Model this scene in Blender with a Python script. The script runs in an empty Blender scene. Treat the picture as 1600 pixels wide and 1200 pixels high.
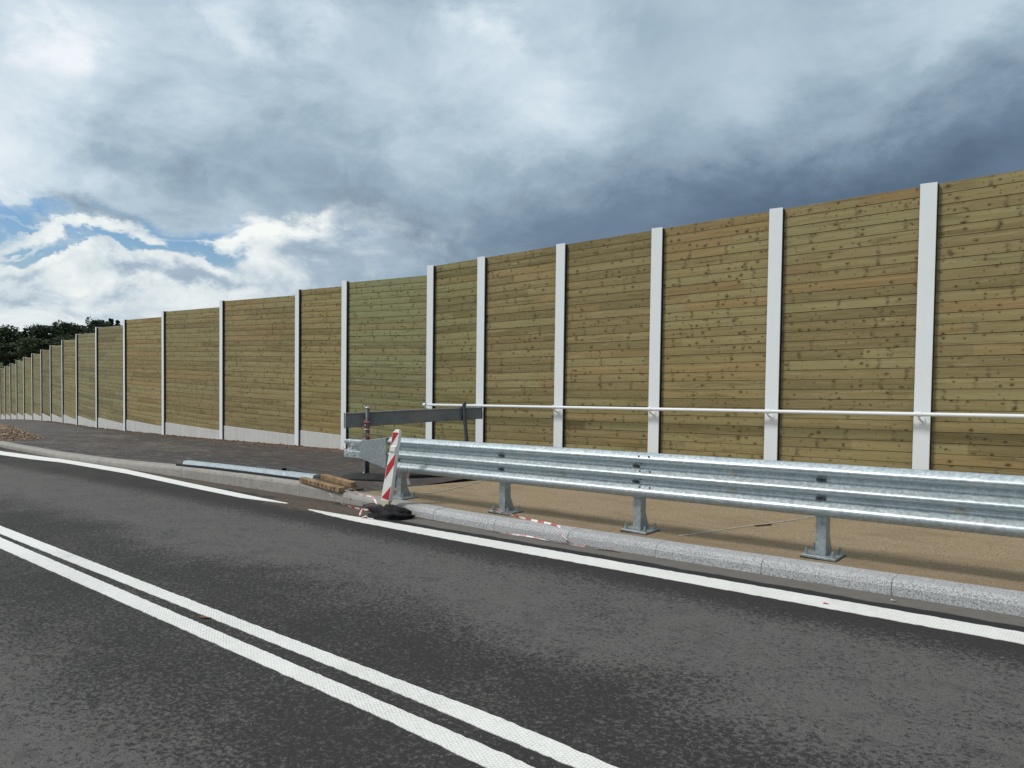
import bpy, bmesh, math, random
from mathutils import Vector, Matrix, noise as mnoise
random.seed(7)
R=math.radians
scn=bpy.context.scene
col=scn.collection
# ---------------------------------------------------------------- camera
F_PX=1170.0; PITCH=math.atan(36.6/F_PX); ROLL=0.0126
YAW=math.atan(1382/F_PX); c_,s_=math.cos(YAW),math.sin(YAW)
F0=Vector((-c_,s_,0)); R0=Vector((s_,c_,0)); U0=Vector((0,0,1))
CF=math.cos(PITCH)*F0-math.sin(PITCH)*U0
CU=math.cos(PITCH)*U0+math.sin(PITCH)*F0
CR=math.cos(ROLL)*R0+math.sin(ROLL)*CU
CU=-math.sin(ROLL)*R0+math.cos(ROLL)*CU
EYE=1.66                                   # eye height above the walkway at x=0
cam=bpy.data.cameras.new('camera'); camo=bpy.data.objects.new('camera',cam); col.objects.link(camo)
cam.sensor_fit='HORIZONTAL'; cam.sensor_width=36; cam.lens=36*F_PX/1600
cam.clip_start=0.05; cam.clip_end=5000
m=Matrix((CR,CU,-CF)).transposed().to_4x4(); m.translation=Vector((0,0,EYE)); camo.matrix_world=m
scn.camera=camo
scn.view_settings.view_transform='Standard'; scn.view_settings.look='None'
scn.view_settings.exposure=0.0; scn.view_settings.gamma=1.0
# ---------------------------------------------------------------- sun
SUN_EL=R(52); SUN_DIR=Vector((-0.50,-0.62,0)).normalized()*math.cos(SUN_EL)+Vector((0,0,math.sin(SUN_EL)))
sl=bpy.data.lights.new('sun','SUN'); sl.energy=2.3; sl.angle=R(12); sl.color=(1.0,0.965,0.92)
so=bpy.data.objects.new('sun',sl); col.objects.link(so); so.rotation_mode='QUATERNION'
so.rotation_quaternion=SUN_DIR.to_track_quat('Z','Y'); so.location=(0,0,40)

# ---------------------------------------------------------------- node helper
class NT:
    def __init__(s,tree):
        s.t=tree; s.n=tree.nodes; s.l=tree.links
    def sock(s,node,inp,val):
        if val is None: return
        if hasattr(val,'is_output') or isinstance(val,bpy.types.NodeSocket): s.l.new(val,node.inputs[inp])
        else:
            i=node.inputs[inp]
            if i.type in('RGBA',) and len(val)==3: val=(*val,1)
            i.default_value=val
    def math(s,op,a,b=None,c=None,clamp=False):
        n=s.n.new('ShaderNodeMath'); n.operation=op; n.use_clamp=clamp
        s.sock(n,0,a); s.sock(n,1,b); s.sock(n,2,c); return n.outputs[0]
    def add(s,a,b): return s.math('ADD',a,b)
    def sub(s,a,b): return s.math('SUBTRACT',a,b)
    def mul(s,a,b): return s.math('MULTIPLY',a,b)
    def vmath(s,op,a,b=None):
        n=s.n.new('ShaderNodeVectorMath'); n.operation=op; s.sock(n,0,a)
        if b is not None: s.sock(n,1,b)
        return n.outputs['Value'] if op in('DOT_PRODUCT','LENGTH') else n.outputs[0]
    def sep(s,v):
        n=s.n.new('ShaderNodeSeparateXYZ'); s.sock(n,0,v); return n.outputs
    def comb(s,x=0,y=0,z=0):
        n=s.n.new('ShaderNodeCombineXYZ'); s.sock(n,0,x); s.sock(n,1,y); s.sock(n,2,z); return n.outputs[0]
    def noise(s,vec,scale,detail=4,rough=.55,dist=0,out=0,w=None):
        n=s.n.new('ShaderNodeTexNoise'); s.sock(n,'Vector',vec); n.inputs['Scale'].default_value=scale
        n.inputs['Detail'].default_value=detail; n.inputs['Roughness'].default_value=rough; n.inputs['Distortion'].default_value=dist
        return n.outputs[out]
    def vor(s,vec,scale=1,rnd=1,feature='F1',dim='3D'):
        n=s.n.new('ShaderNodeTexVoronoi'); n.voronoi_dimensions=dim; n.feature=feature
        s.sock(n,'Vector',vec); n.inputs['Scale'].default_value=scale; n.inputs['Randomness'].default_value=rnd; return n.outputs
    def white(s,vec,dim='3D'):
        n=s.n.new('ShaderNodeTexWhiteNoise'); n.noise_dimensions=dim; s.sock(n,'Vector',vec); return n.outputs
    def ss(s,x,a,b,lo=0.,hi=1.):
        n=s.n.new('ShaderNodeMapRange'); n.interpolation_type='SMOOTHSTEP'; s.sock(n,0,x)
        n.inputs[1].default_value=a; n.inputs[2].default_value=b; n.inputs[3].default_value=lo; n.inputs[4].default_value=hi
        return n.outputs[0]
    def lin(s,x,a,b,lo=0.,hi=1.):
        n=s.n.new('ShaderNodeMapRange'); s.sock(n,0,x)
        n.inputs[1].default_value=a; n.inputs[2].default_value=b; n.inputs[3].default_value=lo; n.inputs[4].default_value=hi
        return n.outputs[0]
    def mix(s,f,a,b,mode='MIX'):
        n=s.n.new('ShaderNodeMix'); n.data_type='RGBA'; n.blend_type=mode
        s.sock(n,0,f); s.sock(n,6,a); s.sock(n,7,b); return n.outputs[2]
    def coord(s,which='Object'):
        n=s.n.new('ShaderNodeTexCoord'); return n.outputs[which]
    def bump(s,h,strength=.3,dist=.01):
        n=s.n.new('ShaderNodeBump'); n.inputs['Strength'].default_value=strength; n.inputs['Distance'].default_value=dist
        s.sock(n,'Height',h); return n.outputs[0]
def mat(name,rough=.7,metal=0.,color=(.5,.5,.5),spec=.5):
    m=bpy.data.materials.new(name); m.use_nodes=True
    b=m.node_tree.nodes['Principled BSDF']; t=NT(m.node_tree)
    b.inputs['Base Color'].default_value=(*color,1); b.inputs['Roughness'].default_value=rough; b.inputs['Metallic'].default_value=metal
    b.inputs['Specular IOR Level'].default_value=spec
    def setc(c=None,r=None,n=None,me=None):
        if c is not None: t.l.new(c,b.inputs['Base Color'])
        if r is not None: t.l.new(r,b.inputs['Roughness'])
        if n is not None: t.l.new(n,b.inputs['Normal'])
        if me is not None: t.l.new(me,b.inputs['Metallic'])
    return m,t,setc

# ---------------------------------------------------------------- sky (world)
def px_dir(x,y):
    return (CF+CR*(x-800)/F_PX+CU*(600-y)/F_PX).normalized()
def azel(d):
    return math.atan2(d.dot(R0),d.dot(F0)), math.asin(d.z)
w=bpy.data.worlds.new('World'); scn.world=w; w.use_nodes=True
T=NT(w.node_tree); bg=w.node_tree.nodes['Background']
d=T.coord('Generated')
dx=T.vmath('DOT_PRODUCT',d,tuple(R0)); dy=T.vmath('DOT_PRODUCT',d,tuple(F0)); dz=T.sep(d)[2]
az=T.math('ARCTAN2',dx,dy); el=T.math('ARCSINE',dz)
ds=T.comb(dx,dy,T.mul(dz,1.7))                      # flattened clouds
n_big=T.noise(ds,1.6,5,.5,.3); n_mid=T.noise(ds,4.5,7,.6,.4); n_fine=T.noise(ds,11,8,.62,.6)
# distortion of az / el so that every edge of the cloud decks is ragged
nv=T.noise(T.vmath('ADD',ds,(3.1,7.7,1.3)),5.5,8,.62,.3,out=1); nvs=T.sep(nv)
azd=T.add(az,T.mul(T.sub(nvs[0],.5),.30)); eld=T.add(el,T.mul(T.sub(nvs[1],.5),.20))
nv2=T.noise(T.vmath('ADD',ds,(9.1,2.7,4.3)),16,7,.62,.2,out=1); nw=T.sep(nv2)
azd=T.add(azd,T.mul(T.sub(nw[0],.5),.06)); eld=T.add(eld,T.mul(T.sub(nw[1],.5),.05))
def blob(x,y,rx,ry,ang=0,a=0.35,b=1.0):
    """soft ellipse in azimuth / elevation: 1 inside a*radius, 0 outside b*radius"""
    A,E=azel(px_dir(x,y)); rx/=F_PX; ry/=F_PX; ca,sa=math.cos(R(ang)),math.sin(R(ang))
    u=T.sub(azd,A); v=T.sub(eld,E)
    p=T.math('DIVIDE',T.add(T.mul(u,ca),T.mul(v,sa)),rx); q=T.math('DIVIDE',T.sub(T.mul(v,ca),T.mul(u,sa)),ry)
    r=T.math('SQRT',T.add(T.mul(p,p),T.mul(q,q)))
    return T.ss(r,a,b,1.,0.)
sky=T.n.new('ShaderNodeTexSky'); sky.sky_type='NISHITA'; sky.sun_disc=False
sky.sun_elevation=SUN_EL; sky.sun_rotation=math.atan2(SUN_DIR.x,SUN_DIR.y); sky.air_density=1.2; sky.dust_density=1.5
blue=T.mix(1.0,sky.outputs[0],(.060,.085,.115),'MULTIPLY')
def vsum(base,lst,a=.0,b=1.25):
    for (x,y,rx,ry,an,k) in lst: base=T.add(base,T.mul(blob(x,y,rx,ry,an,a,b),k))
    return base
haze=T.ss(el,-.02,.16,.75,.0)
base=T.mix(haze,blue,(.60,.70,.78))
# bright cumulus layer seen through the opening low on the left
hole=None
for h in [(240,326,140,24,-4),(30,318,80,20,0),(300,388,85,30,-30),(200,396,150,16,0),(340,316,80,18,8),(80,392,80,10,0),(20,345,60,8,0),(-120,330,140,30,0)]:
    b=blob(*h,a=.45,b=1.05); hole=b if hole is None else T.math('MAXIMUM',hole,b)
wisp=T.noise(T.comb(T.mul(az,2.2),T.mul(el,9.),2.),4.,7,.62,.4)
cumm=T.math('MINIMUM',T.add(T.sub(1.0,hole),T.ss(wisp,.54,.72,0.,.5)),1.0)
ct=T.add(.70,T.add(T.mul(T.sub(n_fine,.5),1.25),T.mul(T.sub(n_mid,.5),.8)))
ct=vsum(ct,[(430,350,140,55,14,.30),(120,362,130,20,-2,.25),(60,410,110,25,0,.10),(520,345,40,60,-40,.25),(330,425,90,20,12,.12),
            (250,455,100,26,-6,-.42),(560,420,130,60,10,-.28),(700,400,170,70,8,-.34),(30,425,80,12,0,-.2),(60,470,200,14,0,-.16),(400,470,200,14,0,-.10),(380,395,70,16,0,-.12)])
def ramp(t,stops):
    n=T.n.new('ShaderNodeValToRGB'); n.color_ramp.interpolation='EASE' if 0 else 'LINEAR'
    e=n.color_ramp.elements; e[0].position,e[0].color=stops[0][0],(*stops[0][1],1); e[1].position,e[1].color=stops[-1][0],(*stops[-1][1],1)
    for p,c in stops[1:-1]:
        q=e.new(p); q.color=(*c,1)
    T.l.new(t,n.inputs[0]); return n.outputs[0]
cumc=ramp(ct,[(0.,(.22,.31,.41)),(.40,(.40,.50,.60)),(.65,(.66,.74,.78)),(1.,(.93,.96,.94))])
lay=T.mix(cumm,base,cumc)
# overcast deck
tone=T.add(T.mul(T.sub(n_mid,.5),.55),T.mul(T.sub(n_big,.5),.12)); tone=T.add(tone,T.mul(T.sub(n_fine,.5),.36))
soft=T.ss(az,azel(px_dir(560,200))[0],azel(px_dir(1100,200))[0],1.,.45); tone=T.mul(tone,soft)
tone=vsum(T.add(tone,.57),[(30,110,280,190,0,.31),(560,190,200,90,10,.05),(0,250,140,70,0,.22),(80,60,60,50,0,.16),(230,80,110,110,30,-.05),(365,45,80,50,-20,.26),(480,25,90,40,0,.18),
      (700,60,230,90,0,.08),(850,120,120,150,0,.16),(780,20,70,30,0,.16),(270,225,210,85,15,-.12),(290,265,110,45,8,-.08),(500,230,190,70,15,-.10),(120,312,70,32,-10,-.24),
      (760,330,330,110,5,-.20),(1250,410,700,240,10,-.40),(1560,310,400,170,5,-.18),(1150,350,420,70,9,-.10),(1520,20,200,60,0,.16),(1180,150,90,60,0,.05),(1000,60,160,90,0,-.03),(1010,200,160,80,0,-.02),(620,180,120,60,0,.04)])
sg=T.ss(T.vmath('DOT_PRODUCT',d,tuple(SUN_DIR)),.55,1.0)      # sun behind thin cloud
deck=ramp(tone,[(0.,(.095,.145,.215)),(.25,(.17,.24,.33)),(.5,(.345,.455,.55)),(.75,(.58,.695,.785)),(1.,(.86,.91,.95))])
deck=T.mix(T.mul(sg,.6),deck,(.95,.92,.88))
_,Eb=azel(px_dir(0,308)); az600=azel(px_dir(560,400))[0]
lowband=T.ss(eld,Eb-.010,Eb+.020,1.,0.)
leftm=T.ss(azd,az600-.05,az600+.05,1.,0.)
opening=T.mul(lowband,leftm)
opening=T.math('MAXIMUM',opening,T.mul(blob(560,400,190,75,8,.3,1.05),.8))
opening=T.math('MINIMUM',opening,T.sub(1.,blob(110,320,55,26,0,.4,1.)))
final=T.mix(opening,deck,lay)
final=T.mix(T.ss(dz,-.06,-.01,1.,0.),final,(.20,.21,.20))
T.l.new(final,bg.inputs[0]); bg.inputs[1].default_value=1.0

# ---------------------------------------------------------------- ground profiles
def gz(x):                                           # walkway / deck level
    z=.035*min(x,60)-.00037*max(0,-x-15)**2 if x>-70 else .035*x-.00037*55**2-.0407*(-x-70)*.35
    return z
def rz(x): return gz(x)-.12
CURVE=[(-400,70),(-67.6,7.75),(-58.6,6.2),(-51.8,5.0),(-44.7,3.7),(-40.4,2.8),(-36,1.9),(-31.6,1.1),(-28,.6),(-24.5,.25),(-20.3,0),(60,0)]
def yc(x):
    for (a,b),(c,d2) in zip(CURVE,CURVE[1:]):
        if a<=x<=c: return b+(d2-b)*(x-a)/(c-a)
    return CURVE[0][1] if x<-400 else 0.
def sst(a,b,x):
    t=min(1,max(0,(x-a)/(b-a))); return t*t*(3-2*t)
def hump(x): return (.015*sst(-8.1,-8.6,x)+.07*sst(-8.6,-9.8,x))*(1-sst(-12.3,-17.6,x))
def kerb_shift(x): return .17*sst(-5.5,-9.3,x)
# ---------------------------------------------------------------- mesh helpers
class MB:
    def __init__(s): s.v=[]; s.f=[]; s.mi=[]; s.uv={}; s.m=Matrix()
    def vert(s,p): s.v.append(tuple(s.m@Vector(p))); return len(s.v)-1
    def face(s,idx,mi=0): s.f.append(tuple(idx)); s.mi.append(mi)
    def poly(s,pts,mi=0): s.face([s.vert(p) for p in pts],mi)
    def box(s,a,b,mi=0,M=None):
        x0,y0,z0=a; x1,y1,z1=b; k=len(s.v); old=s.m
        if M is not None: s.m=s.m@M
        for p in [(x0,y0,z0),(x1,y0,z0),(x1,y1,z0),(x0,y1,z0),(x0,y0,z1),(x1,y0,z1),(x1,y1,z1),(x0,y1,z1)]: s.vert(p)
        s.m=old
        for q in [(0,3,2,1),(4,5,6,7),(0,1,5,4),(1,2,6,5),(2,3,7,6),(3,0,4,7)]: s.face([k+i for i in q],mi)
    def tube(s,pts,r,n=10,mi=0,caps=True):
        rings=[]; pts=[Vector(p) for p in pts]
        rr=r if isinstance(r,(list,tuple)) else [r]*len(pts)
        for i,p in enumerate(pts):
            t=(pts[min(i+1,len(pts)-1)]-pts[max(i-1,0)]).normalized()
            a=Vector((0,0,1)) if abs(t.z)<.9 else Vector((1,0,0))
            u=t.cross(a).normalized(); v=t.cross(u)
            rings.append([s.vert(p+rr[i]*(u*math.cos(2*math.pi*j/n)+v*math.sin(2*math.pi*j/n))) for j in range(n)])
        for a,b in zip(rings,rings[1:]):
            for j in range(n): s.face([a[j],b[j],b[(j+1)%n],a[(j+1)%n]],mi)
        if caps: s.face(rings[0],mi); s.face(rings[-1][::-1],mi)
    def loft(s,secs,mi=0,closed=False,caps=False):
        rs=[[s.vert(p) for p in q] for q in secs]; n=len(rs[0])
        for a,b in zip(rs,rs[1:]):
            for j in range(n if closed else n-1):
                s.face([a[j],b[j],b[(j+1)%n],a[(j+1)%n]],mi)
        if caps: s.face(rs[0],mi); s.face(rs[-1][::-1],mi)
    def build(s,name,mats,parent=None,loc=None,smooth=False,bevel=0,uvs=None,fix=True,bseg=1):
        me=bpy.data.meshes.new(name); me.from_pydata(s.v,[],s.f)
        for m_ in (mats if isinstance(mats,(list,tuple)) else [mats]): me.materials.append(m_)
        for p,mi in zip(me.polygons,s.mi): p.material_index=mi; p.use_smooth=smooth
        if uvs:
            L=me.uv_layers.new(name='UVMap')
            for l in me.loops: L.data[l.index].uv=uvs[l.vertex_index]
        if fix:
            bm=bmesh.new(); bm.from_mesh(me); bmesh.ops.recalc_face_normals(bm,faces=bm.faces); bm.to_mesh(me); bm.free()
        o=bpy.data.objects.new(name,me); col.objects.link(o)
        if parent: o.parent=parent
        if loc: o.location=loc
        if bevel:
            b=o.modifiers.new('bevel','BEVEL'); b.width=bevel; b.segments=bseg; b.limit_method='ANGLE'; b.angle_limit=R(35)
        return o
def empty(name,loc=(0,0,0),label=None,cat=None,group=None):
    o=bpy.data.objects.new(name,None); col.objects.link(o); o.location=loc; o.empty_display_size=.2
    tag(o,label,cat,group); return o
def tag(o,label=None,cat=None,group=None,kind=None):
    for k,v in (('label',label),('category',cat),('group',group),('kind',kind)):
        if v: o[k]=v
    return o
def under(parent,p): return Vector(p)-parent.location

# ---------------------------------------------------------------- materials
def mk_asphalt():
    m,t,s=mat('asphalt',.85,spec=.18); P=t.coord(); x,y,z=t.sep(P)
    big=t.noise(t.vmath('MULTIPLY',P,(.6,1,1)),.55,5,.6,.8); mid=t.noise(P,1.7,4,.6)
    sp=t.noise(t.vmath('MULTIPLY',P,(1,1.15,1)),34,6,.78,.5); fine=t.noise(P,150,3,.7); agg=t.vor(P,190)
    # thin pale binder film, worn through in dark specks where 'big' is low
    yy=t.add(y,t.mul(t.sub(big,.5),1.3))
    lane=t.math('MAXIMUM',t.mul(t.ss(yy,3.3,4.3),t.ss(yy,6.0,5.0)),t.mul(t.ss(yy,2.1,1.2),t.ss(yy,-1.5,.2)))
    lane=t.math('MAXIMUM',lane,t.ss(yy,-2.,-3.5))
    thr=t.add(t.add(t.mul(lane,.125),t.mul(t.sub(big,.5),.14)),t.mul(t.sub(mid,.5),.15)); thr=t.sub(thr,t.add(.02,t.mul(t.ss(t.add(y,t.mul(t.sub(mid,.5),.5)),5.1,5.8),.105)))
    film=t.ss(t.sub(t.add(sp,thr),.52),-.05,.05); dust=t.noise(t.vmath('MULTIPLY',P,(.8,1.4,1)),6.,5,.7,.4)
    dark=t.mix(fine,(.009,.008,.007),(.060,.057,.054)); dark=t.mix(t.ss(agg[0],.12,.35,.40,0.),dark,(.11,.108,.105))
    lite=t.mix(t.ss(fine,.25,.75),(.052,.050,.047),(.172,.166,.155)); lite=t.mix(t.mul(t.ss(dust,.5,.36),.35),lite,(.046,.045,.044)); lite=t.mix(t.ss(agg[0],.08,.22,.5,0.),lite,(.24,.235,.22))
    lite=t.mix(t.mul(t.ss(mid,.5,.7),.2),lite,(.125,.108,.092))
    c=t.mix(film,dark,lite)
    # wheel-free darker seam next to the edge marking
    # silt in the gutter beside the kerb, with a wavy edge
    wob=t.noise(t.comb(x,0,0),1.5,4,.6); wy=t.add(y,t.mul(t.sub(wob,.5),.16))
    right=t.ss(x,-7.6,-6.4)
    blk=t.mul(t.mul(t.ss(wy,6.04,6.07),t.ss(x,-9.5,-6.5)),1.0)
    c=t.mix(t.mul(blk,.92),c,t.mix(fine,(.012,.012,.013),(.045,.045,.048)))
    silt=t.mul(t.ss(wy,6.215,6.25),t.ss(x,-9.,-7.))
    sc=t.mix(t.noise(P,9,5,.65),(.125,.115,.102),(.195,.180,.160)); sc=t.mix(t.ss(y,6.46,6.5),sc,(.09,.075,.055))
    c=t.mix(t.mul(silt,.93),c,sc)
    # brown dirt where the edge line breaks off and along the left kerb
    dn=t.noise(P,5,6,.7,.5)
    def el2(cx,cy,rx,ry):
        u=t.math('DIVIDE',t.sub(x,cx),rx); v=t.math('DIVIDE',t.sub(y,cy),ry)
        return t.ss(t.add(t.math('SQRT',t.add(t.mul(u,u),t.mul(v,v))),t.mul(t.sub(dn,.5),1.6)),.5,1.1,1.,0.)
    dirt=t.math('MAXIMUM',el2(-8.9,6.25,1.6,.42),el2(-12,6.55,4.5,.24)); dirt=t.math('MAXIMUM',dirt,el2(-20,6.55,5,.28))
    c=t.mix(t.mul(dirt,.85),c,t.mix(t.noise(P,30,4,.7),(.05,.042,.034),(.16,.13,.10)))
    # brownish dust over the far part of the carriageway
    c=t.mix(t.mul(t.mul(t.ss(x,-9,-22),t.ss(mid,.35,.7)),.35),c,(.12,.10,.085))
    wl=t.math('SUBTRACT',1.,t.mul(film,.0))
    s(c=c,n=t.bump(t.add(t.mul(fine,.6),t.mul(film,.35)),.7,.006)); return m
def mk_path():
    m,t,s=mat('footway_asphalt',.8,spec=.3); P=t.coord(); x,y,z=t.sep(P)
    fine=t.noise(P,110,2,.6); big=t.noise(t.vmath('MULTIPLY',P,(.5,1.3,1)),.9,6,.65,.5); st=t.noise(t.vmath('MULTIPLY',P,(1,2.2,1)),2.6,7,.72,.6)
    c=t.mix(fine,(.034,.029,.028),(.080,.070,.066))
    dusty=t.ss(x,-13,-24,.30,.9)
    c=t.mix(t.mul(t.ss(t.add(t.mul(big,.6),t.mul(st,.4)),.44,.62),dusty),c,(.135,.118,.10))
    stk=t.noise(t.vmath('MULTIPLY',P,(.9,3.2,1)),2.2,8,.8,.8); c=t.mix(t.mul(t.ss(stk,.53,.63),.75),c,(.22,.185,.16)); c=t.mix(t.mul(t.ss(stk,.46,.36),.5),c,(.022,.019,.019))
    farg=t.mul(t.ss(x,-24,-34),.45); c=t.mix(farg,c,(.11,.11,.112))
    # soil at the foot of the wall
    yw=t.add(y,t.mul(t.sub(st,.5),1.0)); e=t.ss(t.sub(yw,t.math('MULTIPLY',t.math('MAXIMUM',t.sub(-20.3,x),0.),.155)),10.35,10.8)
    c=t.mix(t.mul(e,.85),c,t.mix(t.noise(P,24,4,.7),(.07,.035,.022),(.22,.135,.09)))
    s(c=c,n=t.bump(t.add(fine,t.mul(st,.6)),.6,.006)); return m
def mk_deck():
    m,t,s=mat('tan_deck_coating',.85,spec=.25); P=t.coord(); x,y,z=t.sep(P)
    fine=t.noise(P,70,5,.8); g=t.vor(P,80); mid=t.noise(t.vmath('MULTIPLY',P,(.6,1.6,1)),2.2,6,.7,.5)
    c=t.mix(t.ss(fine,.32,.68),(.13,.095,.056),(.47,.365,.235)); c=t.mix(t.ss(g[0],.0,.5,.5,0.),c,(.12,.085,.05))
    c=t.mix(t.mul(t.ss(mid,.46,.66),.5),c,(.20,.14,.08)); c=t.mix(t.mul(t.ss(y,7.15,6.8),.35),c,(.17,.12,.075)); c=t.mix(t.mul(t.ss(t.noise(P,7,6,.75,.5),.60,.72),.35),c,(.11,.085,.055))  # the band darkening towards the kerb is the rail's soft shadow, painted in
    s(c=c,n=t.bump(fine,.7,.004)); return m
def mk_line():
    m,t,s=mat('road_marking_paint',.6,spec=.4); P=t.coord(); x,y,z=t.sep(P)
    p=.0195
    # structured marking: staggered rows of small lozenges with dark gaps
    row=t.math('FLOOR',t.math('DIVIDE',x,p)); off=t.mul(t.math('MODULO',t.math('ABSOLUTE',row),2.),.5)
    fx=t.math('FRACT',t.math('DIVIDE',x,p)); fy=t.math('FRACT',t.add(t.math('DIVIDE',y,.022),off))
    n=t.noise(P,45,4,.7); n2=t.noise(P,1.3,3,.6)
    gapx=t.math('ABSOLUTE',t.sub(fx,.5)); gapy=t.math('ABSOLUTE',t.sub(fy,.5))
    gap=t.math('MAXIMUM',t.mul(t.ss(t.add(gapx,t.mul(t.sub(n,.5),.5)),.36,.5),.8),t.mul(t.ss(t.add(gapy,t.mul(t.sub(n,.5),.5)),.34,.5),.8))
    amt=t.mul(gap,t.ss(n2,.32,.62,.40,.8)); amt=t.mul(amt,t.ss(y,5.5,5.7,1.,.6)); amt=t.mul(amt,t.ss(x,-8.3,-9.5,1.,.12))
    c=t.mix(amt,t.mix(t.noise(P,7,5,.6),(.74,.73,.68),(.86,.85,.81)),(.20,.20,.19))
    wear=t.ss(t.noise(P,60,5,.75,.3),.64,.72); c=t.mix(t.mul(wear,.6),c,(.16,.16,.15))
    c=t.mix(t.mul(t.ss(t.noise(P,2.2,6,.7,.4),.52,.75),.35),c,(.42,.40,.35))
    s(c=c,n=t.bump(t.sub(1.,gap),.5,.003)); return m
def mk_kerb():
    m,t,s=mat('kerb_granite',.8,spec=.3); P=t.coord(); x,y,z=t.sep(P)
    n=t.noise(P,95,4,.8); n1=t.noise(P,190,2,.6); st=t.white(t.comb(t.math('FLOOR',t.math('DIVIDE',t.add(x,1.5),1.06)),0,0))[0]
    c=t.mix(t.ss(n,.38,.56),(.145,.147,.150),(.56,.57,.57)); c=t.mix(t.ss(n1,.62,.7,0,.7),c,(.06,.06,.065))
    c=t.mix(t.lin(st,0,1,0,.22),c,(.22,.22,.22))
    # older dusty concrete stones on the left
    nl=t.noise(P,5,6,.7,.3); cl=t.mix(nl,(.20,.185,.165),(.42,.40,.37)); pit=t.ss(t.noise(t.vmath('MULTIPLY',P,(1,1,1)),17,4,.7),.60,.68)
    cl=t.mix(t.mul(pit,t.mul(t.ss(x,-19,-12),.8)),cl,(.05,.045,.04))
    c=t.mix(t.ss(t.add(x,t.mul(nl,.6)),-6.6,-7.4),c,cl)
    # rusty and silty stains
    r1=t.noise(P,3.3,6,.7,.5); c=t.mix(t.mul(t.ss(r1,.60,.72),.5),c,(.17,.11,.065))
    c=t.mix(t.mul(t.ss(t.noise(t.vmath('MULTIPLY',P,(2,2,6)),2.2,5,.7),.55,.75),.35),c,(.24,.22,.19))
    s(c=c,n=t.bump(n,.5,.004)); return m
PB=.142
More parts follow.
